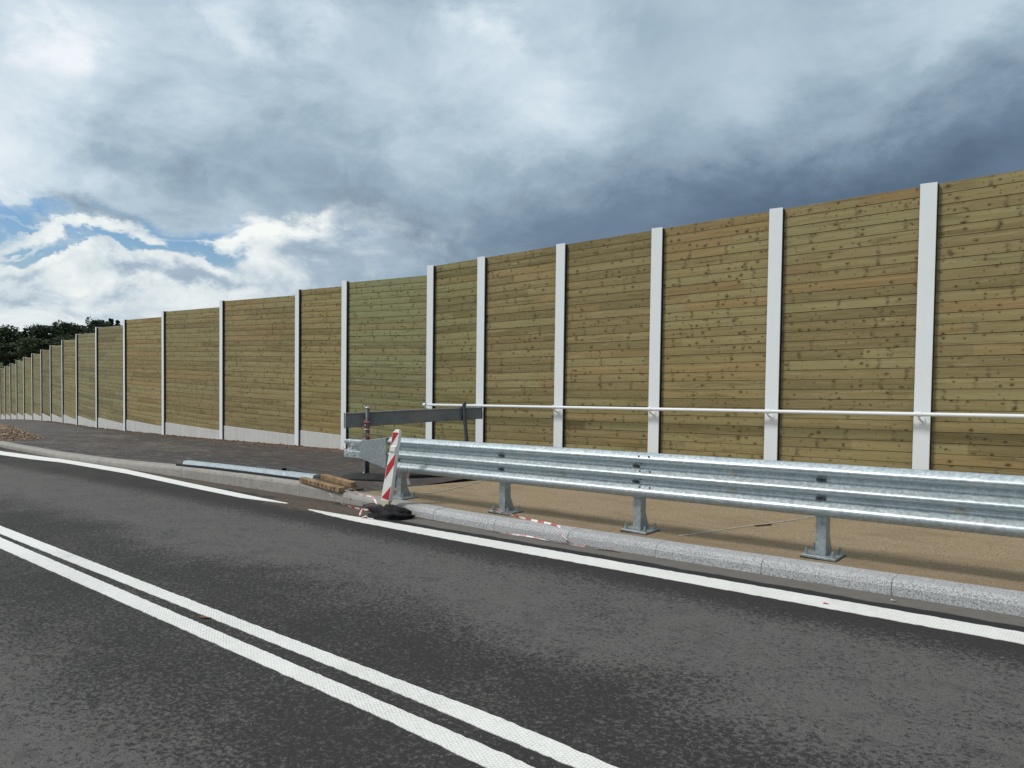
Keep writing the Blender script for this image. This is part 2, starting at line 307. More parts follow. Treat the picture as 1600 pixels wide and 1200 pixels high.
def mk_wood():
    m,t,s=mat('treated_pine_boards',.75,spec=.25)
    uv=t.n.new('ShaderNodeUVMap'); uv.uv_map='UVMap'; u,v,_=t.sep(uv.outputs[0])
    oi=t.n.new('ShaderNodeObjectInfo'); rnd=oi.outputs['Random']; oc=oi.outputs['Color']; rnd=t.math('FRACT',t.mul(rnd,977.13))
    idx=t.math('FLOOR',v); fr=t.math('FRACT',v)
    wn=t.white(t.comb(idx,t.mul(rnd,91.7),3.)); r1=wn[0]; rc=t.sep(wn[1])
    # each board may be made of two lengths butted together
    cut=t.math('GREATER_THAN',u,t.lin(rc[2],0,1,-1.5,3.2))
    wn2=t.white(t.comb(idx,t.mul(rnd,37.1),t.add(cut,5.))); rA=wn2[0]; rB=t.sep(wn2[1])
    uo=t.add(u,t.mul(r1,43.)); vo=t.mul(v,PB)
    # slow warps that bend the grain around knots
    q=t.comb(t.mul(uo,.9),t.mul(v,1.),t.mul(rnd,20.))
    warp=t.sub(t.noise(t.comb(t.mul(uo,1.3),t.mul(v,1.1),t.mul(rnd,9.)),2.2,3,.5),.5)
    grain=t.noise(t.comb(t.mul(uo,1.6),t.add(t.mul(vo,75.),t.mul(warp,9.)),t.mul(rnd,20.)),1.,4,.6)
    streak=t.noise(t.comb(t.mul(uo,.7),t.mul(v,1.4),t.mul(rnd,31.)),1.6,5,.6,.4)
    c1=t.mix(rA,(.172,.135,.056),(.345,.270,.122)); c1=t.mix(t.mul(t.ss(rB[0],.45,1.),.55),c1,(.215,.205,.095)); c1=t.mix(t.mul(t.ss(rB[1],.80,1.),.6),c1,(.30,.185,.075))
    c1=t.mix(t.ss(grain,.3,.72,0.,.55),c1,t.mix(.5,c1,(.46,.39,.22)))
    c1=t.mix(t.mul(t.ss(streak,.52,.74),.62),c1,(.115,.088,.034)); c1=t.mix(t.mul(t.ss(streak,.42,.26),.45),c1,(.44,.37,.20))
    # knots
    def knots(cw,ch,rad,dens,seed):
        k=t.comb(t.math('DIVIDE',t.add(uo,seed*3.3),cw),t.math('DIVIDE',vo,ch),t.mul(rnd,77.+seed))
        kd=t.n.new('ShaderNodeTexNoise'); t.sock(kd,'Vector',t.vmath('MULTIPLY',k,(3,3,1))); kd.inputs['Scale'].default_value=1.5
        k=t.vmath('ADD',k,t.vmath('MULTIPLY',t.vmath('SUBTRACT',kd.outputs[1],(.5,.5,.5)),(.22,.25,0)))
        vv=t.vor(k,1,1,'F1','2D'); vc=t.sep(vv[1])
        on=t.math('LESS_THAN',vc[0],dens); sz=t.lin(vc[1],0,1,.5,1.25)
        dd=t.math('DIVIDE',vv[0],sz)
        return t.mul(on,t.ss(dd,rad*.45,rad,1.,0.)),t.mul(on,t.ss(dd,rad*.8,rad*2.6,1.,0.))
    ka,ha=knots(.125,.10,.14,.17,1.); kb,hb=knots(.055,.06,.20,.13,2.); kc,hc=knots(.23,.17,.09,.30,3.)
    halo=t.math('MAXIMUM',t.math('MAXIMUM',ha,t.mul(hb,.4)),hc); kn=t.math('MAXIMUM',t.math('MAXIMUM',ka,t.mul(kb,.8)),kc)
    c1=t.mix(t.mul(halo,.62),c1,(.125,.088,.034)); c1=t.mix(t.mul(kn,.85),c1,(.040,.026,.014))
    # whorl: dark smudge that crosses a whole board
    whr=t.noise(t.comb(t.mul(uo,2.),t.mul(v,2.6),t.mul(rnd,7.)),2.,3,.6); wh=t.vor(t.comb(t.add(t.math('DIVIDE',uo,.62),t.mul(t.sub(whr,.5),.16)),t.mul(idx,7.3),0.),1,1,'F1','2D'); wx=t.math('FRACT',t.add(t.add(t.math('DIVIDE',uo,.62),t.mul(t.sub(whr,.5),.16)),t.mul(r1,7.))); wcell=t.white(t.comb(t.math('FLOOR',t.add(t.math('DIVIDE',uo,.62),t.mul(r1,7.))),idx,t.mul(rnd,5.)))[0]; wh=[t.add(t.math('ABSOLUTE',t.sub(wx,.5)),t.mul(t.math('GREATER_THAN',wcell,.42),1.))]; sm=t.noise(t.comb(t.mul(uo,14.),t.mul(v,2.5),0),1.,4,.7)
    c1=t.mix(t.mul(t.mul(t.ss(wh[0],.0,.075,1.,0.),t.ss(sm,.38,.60)),.78),c1,(.075,.055,.025))
    c1=t.mix(1.,c1,oc,'MULTIPLY')
    pt=t.noise(t.comb(t.mul(u,.5),t.mul(v,.12),t.mul(rnd,13.)),1.3,3,.5); c1=t.mix(t.mul(t.ss(pt,.35,.7),.25),c1,t.mix(1.,c1,(.78,.80,.80),'MULTIPLY'))
    c1=t.mix(t.mul(t.ss(t.add(fr,t.mul(t.sub(streak,.5),.8)),.55,1.05),t.lin(rc[1],0,1,.1,.5)),c1,(.13,.10,.045))  # painted shading: each board darkens towards its top edge as if rounded
    c1=t.mix(t.mul(t.ss(fr,.045,.0),.75),c1,(.03,.022,.012))
    s(c=c1,n=t.bump(grain,.25,.004)); return m
def mk_galv(name='galvanised_steel',tint=(1,1,1),k=1.):
    m,t,s=mat(name,.5,.0); P=t.coord()
    n=t.noise(P,30,5,.65,.5); sp=t.vor(P,38); f=t.noise(P,5,5,.65,.3); runs=t.noise(t.vmath('MULTIPLY',P,(14,14,2.2)),1.4,4,.6)
    c=t.mix(t.ss(n,.35,.68),(.37*k,.43*k,.448*k),(.63*k,.695*k,.712*k)); c=t.mix(t.mul(sp[0],.5),c,(.44*k,.50*k,.53*k))
    c=t.mix(t.mul(t.ss(f,.50,.75),.35),c,(.32*k,.37*k,.40*k)); c=t.mix(t.mul(t.ss(runs,.58,.75),.35),c,(.76*k,.80*k,.81*k))
    c=t.mix(1.,c,tint,'MULTIPLY')
    s(c=c,r=t.lin(n,.3,.7,.34,.50),n=t.bump(n,.15,.003),me=t.lin(f,.3,.7,.45,.65)); return m
def mk_simple(name,a,b,scale=12,rough=.6,detail=5,bump=.15,metal=0.,dirt=None):
    m,t,s=mat(name,rough,metal); P=t.coord(); n=t.noise(P,scale,detail,.65,.3); c=t.mix(t.ss(n,.3,.7),a,b)
    if dirt: c=t.mix(t.mul(t.ss(t.noise(P,scale*.35,6,.7,.4),.5,.72),.7),c,dirt)
    s(c=c,n=t.bump(n,bump,.004)); return m
def mk_white():
    m,t,s=mat('white_coated_steel',.45,.0,spec=.4); P=t.coord(); n=t.noise(t.vmath('MULTIPLY',P,(1,1,.25)),9,5,.6)
    c=t.mix(t.ss(n,.3,.7),(.76,.80,.815),(.79,.825,.835)); dr=t.noise(t.vmath('MULTIPLY',P,(6,6,.5)),3,5,.7)
    c=t.mix(t.mul(t.ss(dr,.55,.75),.10),c,(.50,.50,.46)); s(c=c); return m
def mk_concrete():
    m,t,s=mat('precast_concrete',.8,spec=.3); P=t.coord(); n=t.noise(P,3,6,.65,.3); r=t.noise(t.vmath('MULTIPLY',P,(5,5,.6)),1.5,5,.65)
    c=t.mix(n,(.46,.46,.43),(.64,.64,.62)); c=t.mix(t.mul(t.ss(r,.5,.72),.35),c,(.36,.35,.32)); s(c=c,n=t.bump(t.noise(P,30,4,.7),.2,.004)); return m
def mk_grass(name,a,b):
    m,t,s=mat(name,.9,spec=.2); P=t.coord(); c=t.mix(t.noise(P,.15,6,.7),a,b); c=t.mix(t.mul(t.noise(P,3,4,.7),.5),c,(.10,.11,.05)); s(c=c,n=t.bump(t.noise(P,6,4,.7),.5,.05)); return m
def mk_leaf(name,a,b):
    m,t,s=mat(name,.7,spec=.25); g=t.n.new('ShaderNodeNewGeometry'); oi=t.n.new('ShaderNodeObjectInfo')
    c=t.mix(g.outputs['Random Per Island'],a,b); c=t.mix(t.mul(oi.outputs['Random'],.45),c,(.028,.045,.022)); s(c=c); return m
M={}
M['asphalt']=mk_asphalt(); M['path']=mk_path(); M['deck']=mk_deck(); M['line']=mk_line(); M['kerb']=mk_kerb(); M['wood']=mk_wood()
M['galv']=mk_galv(); M['white']=mk_white(); M['conc']=mk_concrete()
M['galv_dull']=mk_galv('weathered_steel',(1,1.0,1.0),.72)
M['darkgap']=mk_simple('shadow_gap_dark',(.012,.013,.012),(.02,.022,.02))  # near-black that paints the shade in the post gaps
M['greyboard']=mk_simple('grey_plastic_board',(.115,.125,.128),(.17,.175,.17),4,.5,dirt=(.22,.205,.17))
M['darkpost']=mk_simple('dark_grey_paint',(.035,.045,.05),(.075,.088,.095),20,.5)
M['rubber']=mk_simple('black_rubber',(.012,.013,.014),(.045,.046,.048),14,.75,bump=.4,dirt=(.09,.085,.075))
M['black']=mk_simple('black_epdm',(.006,.006,.006),(.014,.014,.015),14,.7)
M['red']=mk_simple('red_reflective_film',(.42,.02,.03),(.52,.035,.045),10,.45)
M['bwhite']=mk_simple('white_plastic',(.72,.72,.67),(.82,.82,.77),6,.45,dirt=(.55,.52,.44))
M['cream']=mk_simple('yellowed_plastic',(.70,.64,.42),(.78,.74,.54),10,.5)
M['timber']=mk_simple('sawn_timber',(.17,.10,.048),(.36,.235,.12),9,.75,bump=.3,dirt=(.10,.065,.035))
M['timber_dark']=mk_simple('wet_timber',(.045,.03,.02),(.10,.07,.045),9,.8)
M['tape_w']=mk_simple('tape_white',(.72,.66,.64),(.84,.80,.78),20,.4)
M['tape_r']=mk_simple('tape_red',(.46,.07,.065),(.60,.16,.14),20,.4)
M['tape_pink']=mk_simple('tape_faded_pink',(.55,.25,.25),(.72,.50,.48),20,.4)
M['grass']=mk_grass('field_grass',(.06,.085,.03),(.14,.16,.07))
M['soil']=mk_simple('gravelly_soil',(.07,.045,.03),(.20,.14,.10),14,.95,bump=.6)
M['stone']=mk_simple('crushed_stone',(.16,.11,.07),(.42,.31,.21),5,.9,bump=.4)
M['steel_dark']=mk_simple('bolt_steel',(.06,.065,.07),(.14,.15,.155),30,.4,metal=.6)
M['rust']=mk_simple('rusty_steel',(.10,.045,.02),(.20,.10,.05),30,.8)
M['sticker']=mk_simple('paper_sticker',(.50,.44,.32),(.62,.56,.44),30,.7)
M['rope']=mk_simple('pale_cord',(.50,.48,.42),(.66,.63,.56),40,.8)
M['bark']=mk_simple('bark',(.03,.022,.016),(.07,.055,.04),3,.9)
M['leafA']=mk_leaf('leaf_dark',(.030,.048,.022),(.075,.100,.042)); M['leafB']=mk_leaf('leaf_olive',(.050,.066,.028),(.100,.118,.055)); M['needle']=mk_leaf('needle',(.018,.034,.020),(.042,.062,.034))

# ---------------------------------------------------------------- structure: ground, road, walkway
def xs_range(a,b,near=.5):
    out=[];x=a
    while x<b:
        out.append(x); x+= near if -30<x<14 else (1.5 if -90<x<40 else 12)
    out.append(b); return out
XS=xs_range(-190,70)
def strip(name,ylist,zf,material,xs=XS,curve=True):
    b=MB(); b.loft([[ (x,y+(yc(x) if curve else 0),zf(x,y)) for y in (ylist(x) if callable(ylist) else ylist)] for x in xs]); 
    return tag(b.build(name,material,smooth=True),kind='structure')
def kf(x): return 6.48+kerb_shift(x)                       # kerb foot line
road=strip('road',lambda x:[-14,-6,-2,0,1,2,3,4,5,5.7,6.1,6.3,kf(x)+.02],lambda x,y:rz(x),M['asphalt'])
XB=-8.55
def wz(x,y): return gz(x)+hump(x)*(1-sst(6.9,8.6,y))
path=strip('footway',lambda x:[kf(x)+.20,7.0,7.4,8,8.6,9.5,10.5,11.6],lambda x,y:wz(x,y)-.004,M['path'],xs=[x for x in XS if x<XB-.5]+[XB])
b=MB(); xs=[-8.65]+[x for x in XS if x>-8.5]
def xedge(y): return -8.80+(y-6.9)*.26
b.loft([[ (max(x,xedge(y)) if i else xedge(y), y, wz(x,y)) for y in (kf(x)+.20,7.0,7.4,8,8.6,9.5,10.5,11.5)] for i,x in enumerate(xs)])
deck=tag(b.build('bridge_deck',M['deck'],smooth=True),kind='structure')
# kerb stones, real step, chamfered arris, narrow joints
b=MB()
joints=[-1.5-1.06*k for k in range(-14,6)]+[-8.62,-9.20]+[-9.9-1.9*k for k in range(0,60)]
joints=sorted(set(round(j,3) for j in joints))
for a0,a1 in zip(joints,joints[1:]):
    a,c=a0+.003,a1-.003; n=max(1,int((c-a)/.5)); secs=[]
    jy=random.uniform(-.004,.004); jz=random.uniform(-.003,.003)
    for i in range(n+1):
        x=a+(c-a)*i/n; y=kf(x)+yc(x)+jy; z0=rz(x); z1=gz(x)+hump(x)+.006+jz
        secs.append([(x,y+.22,z0-.1),(x,y,z0-.1),(x,y+.006,z1-.055),(x,y+.022,z1-.022),(x,y+.055,z1-.003),(x,y+.09,z1),(x,y+.225,z1)])
    b.loft(secs,closed=True,caps=True)
tag(b.build('kerb',M['kerb']),kind='structure')
# dark filling under the joints
b=MB(); b.loft([[ (x,kf(x)+yc(x)+.02,rz(x)-.05),(x,kf(x)+yc(x)+.03,gz(x)+hump(x)-.04),(x,kf(x)+yc(x)+.2,gz(x)+hump(x)-.02)] for x in XS if -120<x<16]); tag(b.build('kerb_bedding',M['soil']),kind='structure')
# road markings
def line(name,fa,fb,x0,x1,step=.04,h=.004,jit=.004):
    b=MB(); x=x0; secs=[]
    while x<=x1:
        st=step if x>-16 else .25
        ya,yb=fa(x)+random.uniform(-jit,jit),fb(x)+random.uniform(-jit,jit)
        secs.append([(x,ya+yc(x),rz(x)-.001),(x,ya+yc(x),rz(x)+h),(x,yb+yc(x),rz(x)+h),(x,yb+yc(x),rz(x)-.001)]); x+=st
    b.loft(secs); return tag(b.build(name,M['line']),kind='structure')
def interp(T_):
    def f(x):
        if x<=T_[0][0]: return T_[0][1]
        for (a,b_),(c,d_) in zip(T_,T_[1:]):
            if a<=x<=c: return b_+(d_-b_)*(x-a)/(c-a)
        return T_[-1][1]
    return f
line('centre_line',interp([(-30,2.82),(-10.6,2.84),(-3.3,2.79),(-1.8,2.75),(60,2.73)]),interp([(-30,3.0),(-10.8,3.0),(-5,2.925),(-2.5,2.915),(-1.8,2.875),(60,2.85)]),-60,12)
line('centre_line',interp([(-30,2.58),(-9.5,2.585),(-3,2.53),(-2.2,2.50),(60,2.46)]),interp([(-30,2.80),(-10.1,2.77),(-4.5,2.68),(-2.2,2.645),(-1.5,2.61),(60,2.59)]),-60,12)
line('edge_line',interp([(-8.75,6.02),(-8.2,5.93),(-7.5,5.87),(-5.8,5.83),(60,5.82)]),interp([(-8.75,6.05),(-7,6.09),(60,6.08)]),-8.75,12,jit=.006)
line('edge_line',interp([(-70,6.05),(-22.3,6.02),(-18.7,6.33),(-15.2,6.29),(-12.2,6.10),(-10.5,6.02),(-9.4,6.13)]),interp([(-70,6.3),(-23.5,6.32),(-19.7,6.62),(-16,6.60),(-12.8,6.36),(-10.4,6.21),(-9.4,6.16)]),-60,-9.4,jit=.003)
# surrounding terrain: one sheet out to the horizon
def tz(x,y):
    near=(gz(max(-75,min(x,25))) -.35)
    dd=math.hypot(x,y); t=sst(80,135,dd)
    far=-.35+1.0*mnoise.noise(Vector((x*.006,y*.006,0)))
    if dd>260: far+=sst(260,900,dd)*6
    side=sst(12.5+yc(x),20+yc(x),y)*0.0
    if y<-8: near-=sst(-14,-30,y)*.5
    return near*(1-t)+far*t-side
b=MB(); g=[]
v=-1800.
lin=[]
while v<1800:
    lin.append(v); a=abs(v); v+= 3 if a<30 else 6 if a<80 else 15 if a<200 else 60 if a<500 else 200
lin.append(1800.)
b.loft([[ (x,y,tz(x,y)) for y in lin] for x in lin]); tag(b.build('terrain',M['grass'],smooth=True),kind='structure')

# ---------------------------------------------------------------- noise barriers
WALLY=11.1
def post_mb(z0,z1,fw=.20):
    """H section standing on local origin, front flange towards -y"""
    b=MB(); 
    b.box((-fw/2,-.012,z0),(fw/2,0,z1)); return b
def rot_z(a): return Matrix.Rotation(a,4,'Z')
def make_post(parent,P,ang,z0,z1,fw=.20):
    b=MB(); b.m=rot_z(ang)
    b.box((-fw/2,-.100,z0),(fw/2,-.088,z1)); b.box((-.006,-.088,z0),(.006,.088,z1)); b.box((-fw/2,.088,z0),(fw/2,.100,z1))
    o=b.build('barrier_post',M['white'],parent,under(parent,P),bevel=.002)
    b=MB(); b.m=rot_z(ang)  # dark strips added behind the front flange to stand for the gap's shade
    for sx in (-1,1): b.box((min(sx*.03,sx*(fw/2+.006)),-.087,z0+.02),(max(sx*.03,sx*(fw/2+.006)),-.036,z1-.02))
    b.build('shadow_gap_strip',M['darkgap'],o); return o
def make_panel(parent,A,B,zb0,zt0,zb1,zt1,label=None,tint=(1,1,1),name='timber_panel'):
    """boards between posts A and B (Vectors, xy); bottom / top heights at A and at B"""
    A=Vector(A); B=Vector(B); L=(B-A).length; u=(B-A)/L; n=Vector((u.y,-u.x,0))
    if n.y>0: n=-n
    H=(zt0-zb0); nb=max(1,round(H/PB)); 
    b=MB(); uv=[]; g0=.030; 
    def P(s,k,off): # s metres along, k board height fraction (0..nb), off outwards
        f=s/L; zb=zb0+(zb1-zb0)*f; zt=zt0+(zt1-zt0)*f
        p=A+u*s+n*off; return (p.x,p.y,zb+(zt-zb)*k/nb)
    ss=[g0,L*.25,L*.5,L*.75,L-g0]; rows=[]
    for k in range(nb):
        j=random.uniform(-.0025,.0025); tl=random.uniform(-.002,.002)
        rows+=[(k+.0,.026),(k+.012,.026),(k+.03,.036+j),(k+.55,.038+j+tl),(k+.965,.034+j),(k+.988,.026)]
    rows.append((nb,.018))
    grid=[]
    for (k,o) in rows:
        r=[]
        for s_2 in ss:
            r.append(b.vert(P(s_2,k,o))); uv.append((s_2,min(k,nb-.001) if k!=int(k) else k+.001))
        grid.append(r)
    for i in range(len(grid)-1):
        for j in range(len(ss)-1): b.face((grid[i][j],grid[i][j+1],grid[i+1][j+1],grid[i+1][j]))
    # back, ends, top, bottom
    def q(pts,uvs_):
        ids=[b.vert(p) for p in pts]; uv.extend(uvs_); b.face(ids)
    q([P(g0,0,-.03),P(L-g0,0,-.03),P(L-g0,nb,-.03),P(g0,nb,-.03)],[(0,0),(L,0),(L,nb),(0,nb)])
    q([P(g0,nb,.018),P(L-g0,nb,.018),P(L-g0,nb,-.03),P(g0,nb,-.03)],[(0,nb-.4),(L,nb-.4),(L,nb-.2),(0,nb-.2)])
    q([P(g0,0,.018),P(L-g0,0,.018),P(L-g0,0,-.03),P(g0,0,-.03)],[(0,.4),(L,.4),(L,.2),(0,.2)])
    for s_2 in (g0,L-g0):
        q([P(s_2,0,.018),P(s_2,0,-.03),P(s_2,nb,-.03),P(s_2,nb,.018)],[(0,0),(.05,0),(.05,nb),(0,nb)])
    b.v=[tuple(Vector(p)-Vector(parent.location)) for p in b.v]
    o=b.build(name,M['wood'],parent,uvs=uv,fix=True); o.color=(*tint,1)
    if label: o['label']=label
    return o
E0=EYE
# -- on the bridge
bx=[-2.236,-4.245,-6.225,-8.197,-10.159,-11.621]; bx=[-2.236+2.0*k for k in range(6,0,-1)]+bx
def btop(x): return E0+2.383+.0415*(x+2.236)
bar1=empty('noise_barrier',(-4,WALLY,gz(-4)),'tall timber noise wall with white posts and a white handrail on the bridge','noise barrier')
def bbot(x): return gz(x)+.02
posts1=bx+[-14.565]
for x in posts1:
    zt=btop(x) if x>-14 else E0+1.844
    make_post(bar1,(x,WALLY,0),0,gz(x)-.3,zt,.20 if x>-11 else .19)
tints=[(1.0,1.0,1.0),(1.0,.99,.97),(.98,.98,.97),(1.0,1.0,1.0),(1.0,.98,.95),(1.0,1.0,1.0)]
for i,(a,c) in enumerate(zip(posts1,posts1[1:])):
    A=(c,WALLY,0); B=(a,WALLY,0)
    if c>-14: make_panel(bar1,A,B,bbot(c),btop(c)-.012,bbot(a),btop(a)-.012,tint=tints[i%len(tints)] if c>-11 else (.88,.96,.90),label=None if c>-11 else 'narrow panel with greenish boards')
    else: make_panel(bar1,A,B,bbot(a)-.12,E0+1.800,bbot(a)-.12,E0+1.800,label='grey-green timber panel, lower than its right neighbour',tint=(.86,1.02,1.06))
# capping strip over the bridge panels
# handrail
b=MB(); hz=lambda x:E0-.63+.0344*(x+2.14)-.012*0
hb=bar1.location
rail_pts=[Vector((x,WALLY-.21,hz(x)))-hb for x in [-11.52,-9,-6,-3,0,3,9.8]]
b.tube(rail_pts,.026,14)
hr=b.build('handrail',M['white'],bar1,smooth=True)
for x in posts1[:-1]:
    b=MB(); p=Vector((x-.015,WALLY-.21,hz(x)))-hb
    b.tube([p+Vector((0,0,-.02)),p+Vector((0,.01,-.055)),p+Vector((.012,.06,-.085)),p+Vector((.02,.105,-.095))],.014,8)
    b.box((p.x-.015,p.y+.102,p.z-.135),(p.x+.055,p.y+.109,p.z-.055)); b.tube([p+Vector((-.035,0,0)),p+Vector((.035,0,0))],.031,12)
    b.build('bracket',M['white'],hr)
# -- on the embankment
bar2=empty('noise_barrier',(-30,11.6,gz(-30)),'long stepped noise wall with concrete plinths descending past the footway','noise barrier')
ex=[-14.565,-16.50,-20.27]; step=3.88; P_=[Vector((x,WALLY,0)) for x in ex]
angs=[2.5,5,7.5,10,11.3,11.3,11.2,10.5,10,10,10.5,10.5,10.5,10.5]
wid=[4.0,3.72,3.85,4.1,4.15,4.1,3.75,3.75,3.7,3.6,3.7,3.5,3.4,3.3]
for a,wd in zip(angs,wid):
    q=P_[-1]; P_.append(q+Vector((-math.cos(R(a)),math.sin(R(a)),0))*wd)
HW=4.0
pz=[gz(p.x) for p in P_]
tops=[None,E0+1.746]+[gz(p.x)+HW for p in P_[2:]]
for i in range(1,len(P_)):
    d0=(P_[i-1]-P_[min(i+1,len(P_)-1)]).normalized(); an=math.atan2(d0.y,d0.x)
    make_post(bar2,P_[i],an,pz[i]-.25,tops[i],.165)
et=[(1.0,1.0,1.0),(1.0,.97,.9),(1,1,1.02),(.94,.95,.95),(1.06,1.02,1.0),(.95,.98,1),(.95,.98,1.0),(1.04,1.02,1.0),(.95,1.0,1.0),(.80,.82,.85),(.95,1,1),(.98,1.05,1.0),(.95,1.02,1.0),(.9,.98,1.0),(1,1,1),(1,1,1)]
for i in range(1,len(P_)):
    A=P_[i]; B=P_[i-1]; zt=tops[i]-.02; zb=pz[i]+.41 if i>1 else pz[i]+.40
    Av=(A.x,A.y,0); Bv=(B.x,B.y,0)
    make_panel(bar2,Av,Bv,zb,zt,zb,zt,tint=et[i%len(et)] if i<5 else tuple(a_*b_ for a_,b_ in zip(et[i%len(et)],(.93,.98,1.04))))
    b=MB(); u=(B-A).normalized(); n=Vector((u.y,-u.x,0)); n=n if n.y<0 else -n
    L=(B-A).length; base=bar2.location; z0a,z0b=pz[i]-.2,pz[i-1]-.2
    def Q(s_2,o,z): p=A+u*s_2+n*o; return Vector((p.x,p.y,z))-base
    b.loft([[Q(.035,.055,z0a),Q(.035,-.05,z0a),Q(.035,-.05,zb-.003),Q(.035,.055,zb-.003)],[Q(L-.035,.055,z0b),Q(L-.035,-.05,z0b),Q(L-.035,-.05,zb-.003),Q(L-.035,.055,zb-.003)]],closed=True,caps=True)
    b.build('concrete_plinth',M['conc'],bar2,bevel=.004)

# ---------------------------------------------------------------- guardrail
GY=6.86                                                # y of the valley of the rail
PROF=[(0,.012),(.003,-.014),(-.006,-.030),(-.030,-.062),(-.044,-.076),(-.054,-.083),(-.066,-.083),(-.080,-.070),(-.100,-.040),(-.118,-.010),(-.126,-.001),(-.131,0),(-.160,0),
      (-.165,-.005),(-.178,-.022),(-.206,-.062),(-.218,-.078),(-.228,-.083),(-.240,-.081),(-.254,-.064),(-.276,-.028),(-.288,-.004),(-.294,0),(-.325,0),
      (-.330,-.005),(-.344,-.022),(-.372,-.062),(-.386,-.078),(-.398,-.083),(-.412,-.083),(-.428,-.074),(-.448,-.050),(-.464,-.026),(-.474,-.004),(-.477,.006)]
def rtop(x): return gz(x)+.855-.004*min(0,x+2)*0
guard=empty('guardrail',(-4.07,6.93,gz(-4.07)),'galvanised steel guardrail with three ridges bolted to the tan deck by the kerb','guardrail')
GL=guard.location
def rail_section(x0,x1,dy=0.,prof=PROF,th=.004):
    b=MB(); n=max(2,int((x1-x0)/.25)); secs=[]
    for i in range(n+1):
        x=x0+(x1-x0)*i/n; z=rtop(x)
        wv=.0025*math.sin(x*2.1)+.0015*math.sin(x*5.3+1)
        f=[(x,GY+y+dy+wv,z+dzz) for dzz,y in prof]; bk=[(x,GY+y+dy+wv+th,z+dzz-(.003 if k in(0,) else 0)) for k,(dzz,y) in enumerate(prof)]
        secs.append([Vector(p)-GL for p in f+bk[::-1]])
    b.loft(secs,closed=True,caps=True); o=b.build('rail',M['galv'],guard,smooth=True)
    e=o.modifiers.new('es','EDGE_SPLIT'); e.split_angle=R(50); return o
rails=[rail_section(-8.03,-3.84,0.),rail_section(-4.08,.30,-.0055),rail_section(.06,4.4,-.011),rail_section(4.2,12,-.0165)]
def bolt(parent,p,r=.013,h=.012,base=None):
    b=MB(); p=Vector(p)-GL
    b.tube([p,p+Vector((0,-h*.55,0)),p+Vector((0,-h,0))],[r,r*.92,r*.45],10); return b.build('bolt',M['steel_dark'],parent,smooth=True)
# splice bolts: two columns at the overlap, on slopes and in valleys
for x in (-4.0,-3.88-.0):
    for dz_,y in ((-.030,-.078),(-.118,-.02),(-.19,-.05),(-.276,-.03),(-.355,-.05)):
        if x>-3.95 and dz_ in(-.118,-.276): continue
        bolt(rails[1],(x,GY+y-.006,rtop(x)+dz_),.011,.010)
GP=[-2.18,-4.07,-5.96,-7.86,-.29,1.60,3.49]
for x in GP:
    ri=rails[0] if x<-4.3 else rails[1] if x<.1 else rails[2]
    for dz_ in (-.145,-.311):
        # square plate washer and bolt in each valley
        b=MB(); p=Vector((x,GY-.006-(.0055 if x>-4.3 else 0),rtop(x)+dz_))-GL
        b.box((p.x-.042,p.y-.004,p.z-.012),(p.x+.042,p.y,p.z+.012)); b.build('washer',M['steel_dark'],ri)
        bolt(ri,(x,GY-.010-(.0055 if x>-4.3 else 0),rtop(x)+dz_),.012,.016)
for x,dz_ in ((-3.0,-.315),(-5.05,-.315),(-1.1,-.315),(-3.0,-.150)):
    ri=rails[1] if x>-4.1 else rails[0]
    b=MB(); p=Vector((x,GY-.0075-(.0055 if x>-4.1 else 0),rtop(x)+dz_))-GL; b.box((p.x-.03,p.y-.001,p.z-.014),(p.x+.03,p.y,p.z+.012)); b.build('sticker',M['sticker'],ri)
# posts
def make_gpost(x):
    g0=gz(x); z0=.030; zt=.80
    b=MB(); P0=Vector((x,6.94,g0))-GL
    # C section: front flange, web, rear flange ; foot flares backwards
    y0,y1=-.060,.050
    b.m=Matrix.Translation(P0)
    b.box((-.045,y0,z0),(.045,y0+.006,zt-.05)); b.box((.039,y0+.006,.20),(.045,y1,zt-.05)); b.box((-.045,y1-.006,z0),(.039,y1,zt-.05))
    # flared side plate
    b.loft([[(.039,y0+.006,z0),(.039,.135,z0),(.039,.10,.085),(.039,y1,.20),(.039,y0+.006,.20)],[(.045,y0+.006,z0),(.045,.135,z0),(.045,.10,.085),(.045,y1,.20),(.045,y0+.006,.20)]],closed=True,caps=True)
    b.loft([[(-.045,y1,z0),(-.045,.135,z0),(-.045,.10,.085),(-.045,y1,.20)],[(-.039,y1,z0),(-.039,.135,z0),(-.039,.10,.085),(-.039,y1,.20)]],closed=True,caps=True)
    # spacer lip to the rail
    b.box((-.04,-.078,.50),(.04,y0,.80))
    po=b.build('guardrail_post',M['galv_dull'] ,guard,bevel=.0015)
    b=MB(); b.m=Matrix.Translation(P0); b.box((-.150,-.125,.008),(.150,.165,.028)); pl=b.build('base_plate',M['galv_dull'],po,bevel=.002)
    b=MB(); b.m=Matrix.Translation(P0); b.box((-.158,-.133,-.002),(.158,.173,.0075)); b.build('grout_pad',M['rubber'],po)
    for bx_ in (-.115,.115):
        for by in (-.09,.13):
            b=MB(); b.m=Matrix.Translation(P0+Vector((bx_,by,0)))
            b.tube([(0,0,.028),(0,0,.034)],.024,14); b.tube([(0,0,.034),(0,0,.056)],.017,6); b.tube([(0,0,.056),(0,0,.084)],.0105,8)
            b.build('anchor_bolt',M['galv_dull'],po)
for x in GP: make_gpost(x)
